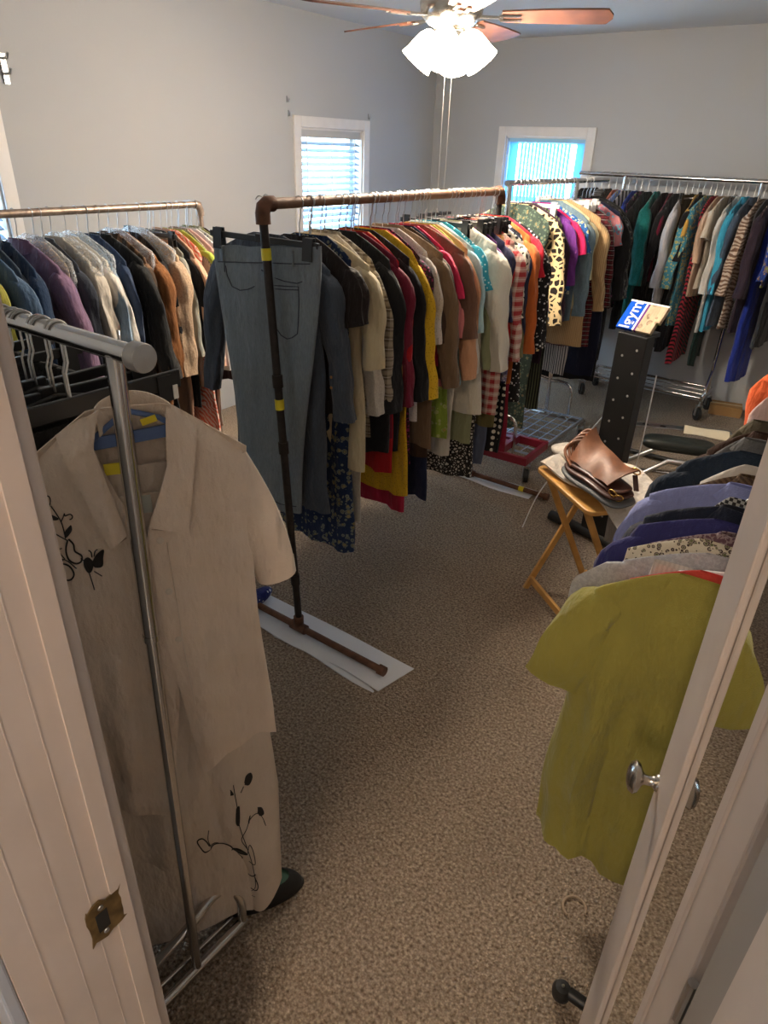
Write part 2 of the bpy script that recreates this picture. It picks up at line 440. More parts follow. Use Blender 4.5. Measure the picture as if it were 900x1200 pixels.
# local: x from the free edge to the near edge, mirror face towards -y (room left); thickness to +y
HT = 2.0
st = .105
def stile(x0, x1, nm):
    b = MB().box(x0, x1, 0, .035, 0, HT)
    return b.build(nm, DOORP, d, bevel=.003)
stile(0, st, 'stile'); stile(LW-.075, LW, 'stile')
MB().box(st, LW-.075, 0, .035, 0, .26).build('bottom_rail', DOORP, d, bevel=.003)
MB().box(st, LW-.075, 0, .035, HT-.09, HT).build('top_rail', DOORP, d, bevel=.003)
MB().box(st, LW-.075, .006, .012, .26, HT-.09).build('mirror', MIRROR, d)
MB().box(st, LW-.075, .012, .03, .26, HT-.09).build('backing', DOORP, d)
for q in ((st-.026, st+.004, .25, HT-.08), (LW-.079, LW-.058, .25, HT-.08), (st+.004, LW-.079, .25, .266), (st+.004, LW-.079, HT-.096, HT-.08)):
    MB().box(q[0], q[1], -.003, .006, q[2], q[3]).build('mirror_bead', DOORP, d, bevel=.0025)
MB().box(st-.030, st-.0265, -.0006, .001, .0, HT).build('bead_groove_shade', mat('groove_shade', (.16, .12, .09), .8), d)
kb = MB(); Mk = Matrix.Translation((.009, 0, .9)) @ Matrix.Rotation(PI/2, 4, 'X') @ Matrix.Diagonal((.9, .9, .68, 1))
kb.lathe([(.0, 0), (.014, 0), (.013, .004), (.010, .007), (.008, .012), (.008, .026), (.012, .031), (.023, .038), (.026, .046), (.022, .055), (.012, .06), (0, .061)], 28, Mk)
kb.build('knob', NICKEL, d, smooth=50)
d2 = bpy.data.objects.new('door_2', None); C.objects.link(d2); struct(d2); d2.location = (.045, .428, .012)
MB().box(0, .03, -.2, 0, 0, HT).build('panel', mat('grey_door_paint', (.26, .235, .215), .6, var=.03), d2, bevel=.003)
b = MB()
for z in (.25, 1.0, 1.8): b.tube([(-.003, .006, z-.03), (-.003, .006, z+.03)], .005, 10)
b.build('hinge', STEEL, d2)
# ------------------------------------------------------------------ fan with lamps
FC = Vector((-1.72, 2.75, 2.14))
t = thing('ceiling_fan', 'brushed nickel ceiling fan with wooden blades and four lit glass shades', 'ceiling fan', FC)
MB().lathe([(.0, ZC-2.14), (.075, ZC-2.141), (.07, ZC-2.17), (.02, ZC-2.21), (.014, ZC-2.22), (.014, .10), (.05, .095), (.11, .075), (.125, .04), (.12, .0), (.09, -.03), (.055, -.045)], 36).build('motor_housing', NICKEL, t, smooth=50)
MB().lathe([(.05, -.045), (.06, -.055), (.058, -.09), (.035, -.105), (.02, -.12), (0, -.125)], 28).build('light_kit', NICKEL, t, smooth=50)
BLW = mat('fan_blade_wood', (.13, .05, .028), .55, var=.35, vscale=9)
BLD = mat('fan_blade_dark', (.12, .10, .13), .35)
for k in range(5):
    a = R(24+72*k); q = Matrix.Rotation(a, 4, 'Z') @ Matrix.Rotation(R(-11), 4, 'X')
    def bl(u, v):
        x = .2+u*.41; w = (.05+.018*math.sin(min(1, u*1.4)*PI/2))*(1 if u < .93 else math.sqrt(max(0, 1-((u-.93)/.07)**2))*.75+.25)
        return q @ Vector((x, (v-.5)*2*w, 0))
    MB().grid(bl, 20, 6, .006).build('blade', BLW, t, smooth=40)
    b = MB(); b.obox(q @ Vector((.1, 0, -.004)), q @ Vector((.2, 0, -.008)), .03, .008).obox(q @ Vector((.19, .02, -.010)), q @ Vector((.27, .02, -.010)), .016, .006).obox(q @ Vector((.19, -.02, -.010)), q @ Vector((.27, -.02, -.010)), .016, .006)
    b.obox(q @ Vector((.195, -.028, -.010)), q @ Vector((.195, .028, -.010)), .014, .006)
    b.build('blade_bracket', NICKEL, t)
SHADE = emis('lit_frosted_glass', (1, .86, .66), 16)
BULB = []
for k in range(4):
    a = R(20+90*k); q = Matrix.Rotation(a, 4, 'Z') @ Matrix.Translation((.05, 0, -.045)) @ Matrix.Rotation(R(-38), 4, 'Y') @ Matrix.Rotation(PI, 4, 'X')
    MB().tube([q @ Vector((0, 0, -.03)), q @ Vector((0, 0, .03))], .014, 12).build('lamp_arm', NICKEL, t, smooth=40)
    MB().lathe([(.024, .015), (.036, .025), (.05, .05), (.056, .08), (.06, .11), (.068, .14), (.065, .141), (.057, .11), (.053, .08), (.047, .05), (.022, .023)], 28, q).build('lamp_shade', SHADE, t, smooth=60)
    BULB.append(FC + (q @ Vector((0, 0, .16))))
for k, (dx, L_) in enumerate(((.012, .62), (-.02, .58))):
    b = MB().tube([(dx, .01, -.12), (dx, .01, -.12-L_)], .0008, 6).lathe([(0, -.012), (.005, -.008), (.005, .006), (0, .012)], 10, Matrix.Translation((dx, .01, -.12-L_)))
    b.build('pull_chain', mat('chain', (.35, .33, .30), .35, .8), t)
for k, p in enumerate(BULB):
    ld = bpy.data.lights.new('fan_bulb', 'POINT'); ld.energy = FANW; ld.color = (1, .88, .74); ld.shadow_soft_size = .045
    lo = bpy.data.objects.new('fan_bulb', ld); C.objects.link(lo); lo.location = p
# unseen lamp added in the hall to brighten doorway and foreground
t = thing('hall_fill_lamp', 'unseen ceiling lamp added in the hall to brighten the doorway', 'lamp', (.1, -1.1, ZC-.09))
MB().lathe([(0, -.05), (.07, -.045), (.12, -.02), (.14, .02), (.145, .05)], 30).build('hall_fill_bowl', emis('hall_fill_glow', (1, .85, .7), 3), t, smooth=50)
MB().lathe([(.15, .05), (.155, .06), (.155, .09), (0, .09)], 30).build('hall_fill_rim', NICKEL, t, smooth=50)
ld = bpy.data.lights.new('hall_fill_light', 'POINT'); ld.energy = HALL_FILL; ld.color = (1, .76, .55); ld.shadow_soft_size = .12
lo = bpy.data.objects.new('hall_fill_light', ld); C.objects.link(lo); lo.location = (.1, -1.1, ZC-.2)

# ------------------------------------------------------------------ racks
def caster(b_or_name, parent, x, y, r=.045, yawc=0):
    o = bpy.data.objects.new('caster', None); C.objects.link(o); o.parent = parent; o.location = (x, y, 0); o.rotation_euler = (0, 0, yawc)
    MB().tube([(-.012, 0, r), (.012, 0, r)], r, 20).build('wheel', RUBBER, o, smooth=40)
    b = MB().box(-.02, -.016, -.012, .012, r-.01, 2*r+.02).box(.016, .02, -.012, .012, r-.01, 2*r+.02).box(-.02, .02, -.014, .014, 2*r+.016, 2*r+.022)
    b.tube([(0, 0, 2*r+.02), (0, 0, 2*r+.045)], .008, 10).build('fork', STEEL, o)
    return o

# middle pipe rack (rack B)
t = thing('pipe_clothes_rack', 'rusty iron pipe clothes rack across the middle of the room', 'clothes rack', (-1.6, 1.55, 0))
def L_(x, y, z): return (x+1.6, y-1.55, z)
railB = MB().tube([L_(-1.6, 1.585, 1.52), L_(-1.585, 3.06, 1.52)], .0165, 14); railB.build('hanging_rail', mat('brown_rail', (.16, .085, .05), .6, .15, var=.35, vscale=18), t, smooth=40)
for y0, s in ((1.56, 1), (3.08, -1)):
    MB().tube([L_(-1.598, y0+s*.045, 1.52), L_(-1.598, y0+s*.02, 1.52), L_(-1.598, y0+s*.006, 1.512), L_(-1.597, y0, 1.495), L_(-1.596, y0, 1.465)], .023, 14).build('elbow', RUST, t, smooth=50)
for (xt, yt, xb, yb) in ((-1.596, 1.56, -1.475, 1.525), (-1.6, 3.08, -1.685, 3.19)):
    p0 = Vector((xt, yt, 1.48)); p1 = Vector((xb, yb, .035)); pl = [L_(*(p0.lerp(p1, k))) for k in (0, 1)]
    MB().tube(pl, .0135, 12).build('post', IRON, t, smooth=40)
    for k in (.34, .5, .86): MB().tube([L_(*p0.lerp(p1, k-.014)), L_(*p0.lerp(p1, k+.014))], .0175, 12).build('coupling', IRON, t, smooth=40)
    if yt < 2:
        for k in (.07, .395): MB().tube([L_(*p0.lerp(p1, k-.013)), L_(*p0.lerp(p1, k+.011))], .0155, 12).build('tape_band', YTAPE, t, smooth=40)
for (xa, xb_, y, xc) in ((-1.78, -1.065, 1.523, -1.475), (-1.9, -1.19, 3.2, -1.685)):
    b = MB().tube([L_(xa, y, .026), L_(xb_, y, .026)], .0135, 12)
    b.build('base_pipe', RUST, t, smooth=40)
    b = MB().tube([L_(xc-.035, y, .026), L_(xc+.035, y, .026)], .02, 12).tube([L_(xc, y, .03), L_(xc, y, .075)], .02, 12)
    b.build('tee_fitting', RUST, t, smooth=40); MB().tube([L_(xb_-.02, y, .026), L_(xb_+.006, y, .026)], .019, 12).build('end_cap', RUST, t, smooth=40)
MB().tube([L_(-1.36, 3.2, .026), L_(-1.33, 3.2, .026)], .0148, 12).build('floor_tape_band', YTAPE, t, smooth=40)
PAPER = mat('white_paper', (.72, .74, .78), .7, bump=.1, bscale=30)
def sheet(nm, x0, x1, y0, y1, z, lab, sd, skew=0):
    r_ = random.Random(sd)
    def f(u, v): return (x0+(x1-x0)*u+skew*v, y0+(y1-y0)*v+.008*math.sin(u*9+sd)*(1-v)-(.0), z+.003*math.sin(u*7+v*3+sd)+.0035)
    o = MB().grid(f, 30, 6, .003).build(nm, PAPER, smooth=40); tag(o, lab, 'floor protector'); return o
sheet('white_foam_strip', -1.82, -1.03, 1.45, 1.625, .003, 'upper white paper strip under the near foot of the pipe rack', 1, .03)
sheet('white_foam_strip', -1.80, -1.045, 1.44, 1.57, -.0015, 'lower white paper strip showing its wavy edge under the near pipe rack foot', 3)
sheet('white_foam_strip', -1.95, -1.28, 3.15, 3.27, .001, 'white paper strip under the far foot of the pipe rack', 5)

# left pipe rack (rack A)
t = thing('pipe_clothes_rack', 'worn pipe clothes rack along the left wall', 'clothes rack', (-2.75, 2.28, 0))
MB().tube([(0, -2.0, 1.42), (0, -.02, 1.42)], .015, 12).build('hanging_rail', GALV, t, smooth=40)
MB().tube([(0, -.03, 1.42), (0, -.008, 1.415), (0, 0, 1.395), (0, 0, 1.37)], .02, 12).build('elbow', GALV, t, smooth=40)
for y in (0, -1.99): MB().tube([(0, y, 1.4), (0, y, .03)], .0135, 12).build('post', GALV, t, smooth=40)
for y in (0, -1.99): MB().tube([(-.3, y, .026), (.3, y, .026)], .0135, 12).build('base_pipe', GALV, t, smooth=40)

# wheeled shelf rack (rack C)
t = thing('wheeled_clothes_rack', 'chrome wheeled clothes rack with a wire shelf behind the pipe rack', 'clothes rack', (-1.66, 3.75, 0))
MB().tube([(-.04, -.42, 1.543), (-.03, .95, 1.543)], .014, 12).build('hanging_rail', CHROME, t, smooth=40)
for y in (-.40, .40):
    MB().tube([(-.035 if y < 0 else -.01, y, 1.54), (0.01, y, .14)], .013, 12).build('post', CHROME, t, smooth=40)
    MB().obox((-.29, y, .13), (.29, y, .13), .025, .02).build('end_bar', STEEL, t)
    for s in (-1, 1):
        MB().tube([(0.01, y, .36), (s*.06, y, .37)]+arc((s*.11, y, .31), .055, PI/2, (0 if s > 0 else PI), 6)+[(s*.165, y, .14)], .010, 10).build('end_loop', CHROME, t, smooth=50)
        caster('', t, s*.265, y, .04, .5)
for x in (-.27, .27): MB().tube([(x, -.4, .15), (x, .4, .15)], .008, 8).build('side_bar', STEEL, t)
b = MB()
for k in range(9): b.tube([(-.27, -.38+k*.095, .16), (.27, -.38+k*.095, .16)], .0035, 6)
for k in range(9): b.tube([(-.27+k*.0675, -.38, .165), (-.27+k*.0675, .38, .165)], .0035, 6)
b.tube([(-.27, -.38, .165), (.27, -.38, .165), (.27, .38, .165), (-.27, .38, .165)], .006, 8, close=True)
b.build('wire_shelf', mat('pale_blue_wire', (.42, .52, .68), .35, .3), t)
t = thing('red_wooden_crate', 'dark red slatted wooden tray lying on the wire shelf', 'tray', (-1.50, 3.34, .17), R(2))
RED = mat('dark_red_paint', (.24, .012, .03), .45)
MB().box(-.17, .16, -.16, -.135, 0, .045).box(.135, .16, -.135, .13, 0, .045).box(-.17, .16, .13, .155, 0, .045).box(-.17, -.145, -.135, .13, 0, .045).build('frame', RED, t, bevel=.003)
for k in range(3): MB().box(-.145, -.03, -.11+k*.08, -.065+k*.08, .045, .055).build('slat', RED, t)
MB().box(-.03, -.005, -.135, .13, .01, .055).build('cross_bar', RED, t)

# back rack (rack D)
t = thing('wheeled_clothes_rack', 'long chrome wheeled clothes rack in front of the back wall', 'clothes rack', (-1.33, 5.27, 0))
MB().tube([(-.78, 0, 1.56), (.72, 0, 1.56)], .013, 12).build('hanging_rail', CHROME, t, smooth=40)
MB().tube([(-.62, .04, 1.572), (.6, .04, 1.572)], .004, 8).build('spare_rail', CHROME, t, smooth=40)
for x in (-.44, .44):
    MB().tube([(x, 0, 1.56), (x, 0, .17)], .012, 12).build('post', CHROME, t, smooth=40)
    MB().tube([(x, -.17, .16), (x, .17, .16)], .012, 10).build('end_bar', CHROME, t)
    MB().tube([(x, -.13, .16), (x, -.06, .26), (x, 0, .34)], .008, 8).build('brace', CHROME, t, smooth=40)
    for y in (-.15, .15): caster('', t, x, y, .045, .7)
for y in (-.16, .16): MB().tube([(-.44, y, .165), (.44, y, .165)], .009, 10).build('shelf_bar', CHROME, t, smooth=40)
for k in range(1, 3): MB().tube([(-.44, -.16+k*.107, .165), (.44, -.16+k*.107, .165)], .003, 6).build('shelf_wire', CHROME, t)

# front chrome rack (rack E)
t = thing('chrome_clothes_rack', 'thick chrome clothes rack just inside the doorway on the left', 'clothes rack', (-.83, .495, 0))
MB().tube([(-.75, .015, 1.432), (.07, .015, 1.432)], .0145, 24).build('hanging_rail', CHROME, t, smooth=40)
MB().lathe([(0, 0), (.0185, .001), (.0195, .004), (.0195, .022), (.015, .024)], 28, Matrix.Translation((.082, .015, 1.432)) @ Matrix.Rotation(-PI/2, 4, 'Y')).build('end_cap', mat('grey_cap', (.42, .41, .40), .35, .4), t, smooth=40)
MB().tube([(.018, .012, 1.425), (.0125, .001, 1.0), (.012, .0, .95)], .0125, 18).tube([(.012, .0, .952), (.018, -.028, .03)], .0105, 18).build('post', CHROME, t, smooth=40)
MB().tube([(.012, .0, .962), (.012, .0, .95)], .0135, 18).build('collar', CHROME, t, smooth=40)
MB().tube([(.018, -.14, .024), (.024, .115, .024)], .012, 16).build('foot_bar', CHROME, t, smooth=40)
MB().tube([(-.018, -.13, .02), (-.006, .10, .02)], .006, 12).build('foot_rod', CHROME, t, smooth=40)
MB().tube([tuple(p) for p in smooth_line3([(-.03, -.15, .03), (-.031, -.10, .078), (-.015, -.012, .122), (-.02, .065, .134), (-.008, .102, .126), (.012, .114, .09), (.022, .108, .03)])], .011, 16).build('foot_loop', CHROME, t, smooth=50)

# low rack on the right (rack F)
FX = lambda y: .02-.075*y
t = thing('black_clothes_rack', 'low black clothes rack behind the mirrored door with black feet', 'clothes rack', (-.07, .93, 0))
MB().tube([(.0, 0.12, 1.12), (FX(3.0)+.07, 2.1, 1.12)], .012, 12).build('hanging_rail', BLACKP, t, smooth=40)
for (x, y) in ((.05, 0.0), (FX(3.0)+.07, 2.07)):
    MB().tube([(x, y, .05), (x-.0, y, .95), (x-.05 if y < 1 else x, y+(.125 if y < 1 else .02), 1.12)], .012, 12).build('post', BLACKP, t, smooth=40)
    MB().tube([(x-.09, y-.005, .04), (x+.2, y-.01, .04)], .014, 12).build('foot_bar', BLACKP, t, smooth=40)
    MB().lathe([(0, -.022), (.014, -.02), (.02, -.01), (.022, .01), (.016, .022), (0, .025)], 20, Matrix.Translation((x-.105, y-.008, .03))).build('foot_cap', RUBBER, t, smooth=50)
    MB().lathe([(.004, 0), (.003, .003), (0, .003)], 10, Matrix.Translation((x-.105, y-.008, .055))).build('screw', STEEL, t)

# ------------------------------------------------------------------ hangers
def hook_mb(rr, rw=.0016):
    return MB().tube([(.0, 0, -.1), (0, 0, -.055), (.004, .0, -.045), (.004, 0, -.04)]+[(0, (rr)*math.sin(a), -rr*math.cos(a)*1.0+.0) if 0 else ((rr+.002)*math.sin(a)*0, (rr+.002)*math.sin(a), -(rr+.002)*math.cos(a)) for a in [k*PI/8 for k in range(0, 13)]], rw, 6)
def hookmesh(rail_r, wire=.0017):
    # an open hook in the plane across the rail (local x is the hanger's width, the rail runs along y)
    pts = [(0, 0, -.098), (0, 0, -.06), (.006, 0, -.045)]
    rr = rail_r+wire+.0006
    for k in range(0, 11):
        a = -PI/2.6+k*(PI*1.25)/10
        pts.append((rr*math.cos(a), 0, rr*math.sin(a)))
    return MB().tube(pts, wire, 6)
HC = {}
def hanger_parts(kind, rail_r):
    key = (kind, round(rail_r, 4))
    if key in HC: return HC[key]
    hk = hookmesh(rail_r, .0019 if kind != 'wire' else .0014).build('hook', {'tube': WHITEPL}.get(kind, STEEL), smooth=60)
    mt = {'black': BLACKP, 'white': WHITEPL, 'clear': CLEARPL, 'cream': CREAMPL, 'wire': STEEL, 'clip': BLACKP, 'clipclear': CLEARPL, 'tube': WHITEPL}[kind]
    b = MB(); extra = []
    if kind in ('clip', 'clipclear'):
        b.obox((-.18, 0, -.105), (.18, 0, -.105), .01, .018).box(-.02, .02, -.006, .006, -.115, -.09)
        for s in (-1, 1):
            c = MB().obox((s*.15, -.006, -.085), (s*.15, -.011, -.15), .004, .03, up=(1, 0, 0)).obox((s*.15, .006, -.085), (s*.15, .011, -.15), .004, .03, up=(1, 0, 0)).tube([(s*.15-.014, 0, -.112), (s*.15+.014, 0, -.112)], .009, 8)
            extra.append(c.build('clip', mt))
        sh = b.build('bar', mt, bevel=.002)
    else:
        r = .0045 if kind in ('black', 'white', 'cream', 'clear') else .0022
        pts = [(-.2, 0, -.178), (-.19, 0, -.163), (-.15, 0, -.143), (-.07, 0, -.118), (0, 0, -.104), (.07, 0, -.118), (.15, 0, -.143), (.19, 0, -.163), (.2, 0, -.178)]
        b.tube(pts, [r, r*1.1, r*1.15, r*1.1, r*1.0, r*1.1, r*1.15, r*1.1, r], 8)
        b.tube([(-.195, 0, -.178), (0, 0, -.183), (.195, 0, -.178)], r*.8, 8)
        sh = b.build('shoulders', mt, smooth=60)
    for o in [hk, sh]+extra: C.objects.unlink(o)
    HC[key] = [hk, sh]+extra
    return HC[key]
KINDW = {'black': 'black plastic hanger', 'white': 'white plastic hanger', 'clear': 'clear plastic hanger', 'cream': 'cream plastic hanger', 'wire': 'thin wire hanger', 'clip': 'black clip hanger', 'clipclear': 'clear clip hanger', 'tube': 'white tube hanger'}
def hanger(kind, loc, rz, rail_r, label, group, W=.215):
    h = thing('clothes_hanger', label, 'hanger', loc, rz, group)
    for o in hanger_parts(kind, rail_r):
        c = o.copy(); C.objects.link(c); c.parent = h
        if o.name.startswith('shoulders'): c.scale.x = min(1.1, (W-.025)/.2)
    return h

# ------------------------------------------------------------------ garments
def sm(t): t = max(0, min(1, t)); return t*t*(3-2*t)
def body_fn(W, L, T, rnd, neck=.07, drop=.075, hemw=None, folds=3.0, amp=.008, skirt=False, flare=0, hemcut=0, chest=.88):
    hemw = hemw or W*1.0
    ph = [rnd.uniform(0, 6.28) for _ in range(5)]; lean = rnd.uniform(-.025, .025)
    def a_(w):
        if skirt: return W*(.82+.18*sm(w/.2))+(hemw-W)*sm(w/L)
        if w < drop: return neck+(W-neck)*(w/drop)**.85
        if w < drop+.05: return W
        c = W*chest
        return (W+(c-W)*sm((w-drop-.05)/.10))+(hemw-c)*sm((w-.2)/max(.1, L-.2))
    def b_(w):
        k = sm(w/(drop+.04)) if not skirt else .5+.5*sm(w/.15)
        return .006+(T-.006)*k+flare*sm((w-.2)/L)
    def f(th, w):
        a = a_(w); b = b_(w); c, s = math.cos(th), math.sin(th)
        x = a*math.copysign(abs(c)**.75, c); y = b*math.copysign(abs(s)**.7, s)
        g = sm((w-.08)/max(.2, L*.6))
        u = x/max(W, .01)
        y += g*amp*(math.sin(u*folds*PI+ph[0]+w*1.5)+.5*math.sin(u*folds*2.3*PI+ph[1]-w*2.2))
        y += amp*.35*math.sin(w*23+u*4+ph[2])*sm(w/.1)
        x += g*.006*math.sin(w*11+ph[3])+lean*sm(w/L)*.6
        z = -w
        hk = sm((w-L*.8)/(L*.2)); z += hk*(.012*math.sin(u*2.2+ph[4])+.005*math.sin(u*9+ph[1])) - hk*hemcut*abs(u)
        return (x, y, z)
    return f
def body_mb(f, L, nu=28, nv=20, top=0):
    b = MB()
    def g(u, v):
        w = L*(v**1.25); return f(2*PI*u, w)
    P = []
    vs = []; fs = []
    for j in range(nv+1):
        for i in range(nu): vs.append(g(i/nu, j/nv))
    for j in range(nv):
        for i in range(nu):
            k = (i+1) % nu; fs.append((j*nu+i, j*nu+k, (j+1)*nu+k, (j+1)*nu+i))
    # close the hem a little way inside so the garment reads as a solid drape
    base = nv*nu; off = len(vs)
    for i in range(nu):
        p = vs[base+i]; vs.append((p[0]*.97, p[1]*.8, p[2]+.015))
    for i in range(nu): fs.append((base+i, base+(i+1) % nu, off+(i+1) % nu, off+i))
    fs.append(tuple(off+i for i in range(nu)))
    return b.add(vs, fs)
def sleeve_mb(side, W, drop, SL, T, rnd, r0=.085, r1=.052, splay=.16, nu=18, nv=20, short=False, sway=None):
    sw = rnd.uniform(-.10, .10) if sway is None else sway; ph = rnd.uniform(0, 6); bend = rnd.uniform(.0, .08)
    def path(t):
        d = t*SL
        x = (W-.05)+.035*sm(t*4)+d*splay-(bend*d*d*.9 if not short else 0)
        return Vector((side*x, d*sw, -drop-.005-d*.985))
    vs = []; fs = []
    for j in range(nv+1):
        t = j/nv; c = path(t); dt = (path(min(1, t+.02))-path(max(0, t-.02))).normalized()
        ax = Vector((dt.z, 0, -dt.x)).normalized()*(-1 if side < 0 else 1)
        k = min(1, .25+.75*math.sin(min(1, t*SL/.09)*PI/2))
        rr = (r0+(r1-r0)*sm(t*1.1))*k; tt = (T*1.25+.004)*min(1, .35+.65*math.sin(min(1, t*SL/.06)*PI/2))
        for i in range(nu):
            th = 2*PI*i/nu; cs, s = math.cos(th), math.sin(th)
            fo = 1+.16*math.sin(3*th+ph+d_(t, SL)*5)*sm(t*2.5)+.07*math.sin(5*th-ph+d_(t, SL)*11)*sm(t*3)
            p = c+ax*(rr*.64*fo*math.copysign(abs(cs)**.8, cs))+Vector((0, 1, 0))*(tt*fo*math.copysign(abs(s)**.8, s))
            p += Vector((.0035*math.sin(d_(t, SL)*47+ph+th)+.004*math.sin(d_(t, SL)*19+ph), .005*math.sin(d_(t, SL)*24+ph)+.002*math.sin(th*3+d_(t, SL)*15), 0))
            vs.append(p)
    for j in range(nv):
        for i in range(nu):
            l = (i+1) % nu; fs.append((j*nu+i, j*nu+l, (j+1)*nu+l, (j+1)*nu+i))
    fs.append(tuple(range(nu))[::-1])
    off = len(vs); base = nv*nu
    cc = path(1)
    for i in range(nu): vs.append(vs[base+i].lerp(cc, .2)+Vector((0, 0, .02)))
    for i in range(nu): fs.append((base+i, base+(i+1) % nu, off+(i+1) % nu, off+i))
    fs.append(tuple(off+i for i in range(nu)))
    return MB().add(vs, fs)
def d_(t, SL): return t*SL
SLV = {'n': 0, 't': .235, 's': .17, 'h': .32, 'l': .50}
def garment(name, label, cat, loc, rz, m, W=.21, L=.65, sl='l', T=.017, seed=0, group=None, skirt=False, collar=None, placket=None, nu=28, nv=20, splay=.16, hemw=None, amp=.008, cuff=None, flare=0, topz=-.096, sway=None, r1=.05, neck=.07, drop=.075, chest=.88):
    rnd = random.Random(seed*7+3)
    g = thing(name, label, cat, loc, rz, group)
    f = body_fn(W, L, T, rnd, hemw=hemw, skirt=skirt, amp=amp, flare=flare, neck=neck, drop=drop, chest=chest)
    o = body_mb(f, L, nu, nv).build('skirt_body' if skirt else 'bodice', m, g, smooth=60); o.location.z = topz
    if not skirt and SLV[sl]:
        for s in (-1, 1):
            q = sleeve_mb(s, W, drop, SLV[sl]*(L/.65 if sl == 'l' and L < .6 else 1), T, rnd, splay=splay*(1.6 if sl == 's' else 1), short=sl == 's', r0=.10 if sl == 's' else .09, r1=.085 if sl == 's' else r1, sway=sway).build('sleeve', m, g, smooth=60)
            q.location.z = topz
            if cuff:
                pass
    if collar:
        def cf(u, v):
            th = 2*PI*u; return (.066*math.cos(th)*(1+.42*v), .013*math.sin(th)*(1+1.2*v)+0, topz+.004-.034*v*(1+.5*max(0, -math.sin(th))))
        MB().grid(cf, 20, 3, .002).build('collar', collar, g, smooth=60)
    return g
BK=(.009,.009,.011); NV=(.012,.018,.05)
def hang_row(rows, pos, rz, railr, rack, grp, seed0, jit=5, first_words=None, rel='just behind the'):
    """rows: (short, description, category, colour, pattern, colour2, scale, s, W, L, sleeve, T, hanger)"""
    prev = None
    rows = sorted(rows, key=lambda r: r[7])
    for i, r in enumerate(rows):
        short, desc, cat, col, pat, col2, sc, s, W, L, sl, T, hk = r
        rnd = random.Random(seed0+i*13)
        loc = pos(s); W *= rnd.uniform(.93, 1.06); a = rz+R(rnd.uniform(-jit, jit)); j_ = rnd.uniform(-.015, .018); loc = (loc[0]+math.cos(rz)*j_, loc[1]+math.sin(rz)*j_, loc[2]) if rz == 0 else loc
        lab = ('%s on the %s, %s' % (desc, rack, ('%s %s' % (rel, prev)) if prev else first_words))
        skirt = sl == 'k'
        nm = cat.replace(' ', '_')
        g = garment(nm, lab, cat, loc, a, fabric(col, pat, col2, sc), W, L, 'n' if skirt else sl, T, seed0+i, grp, skirt=skirt, collar=fabric(col, pat, col2, sc) if cat in ('shirt', 'jacket', 'coat') else None, amp=.009 if L > .8 else .007, topz=-.125 if skirt else -.096)
        hanger(hk, loc, a, railr, '%s holding the %s on the %s' % (KINDW[hk], short, rack), 'hangers on the '+rack, W)
        prev = short

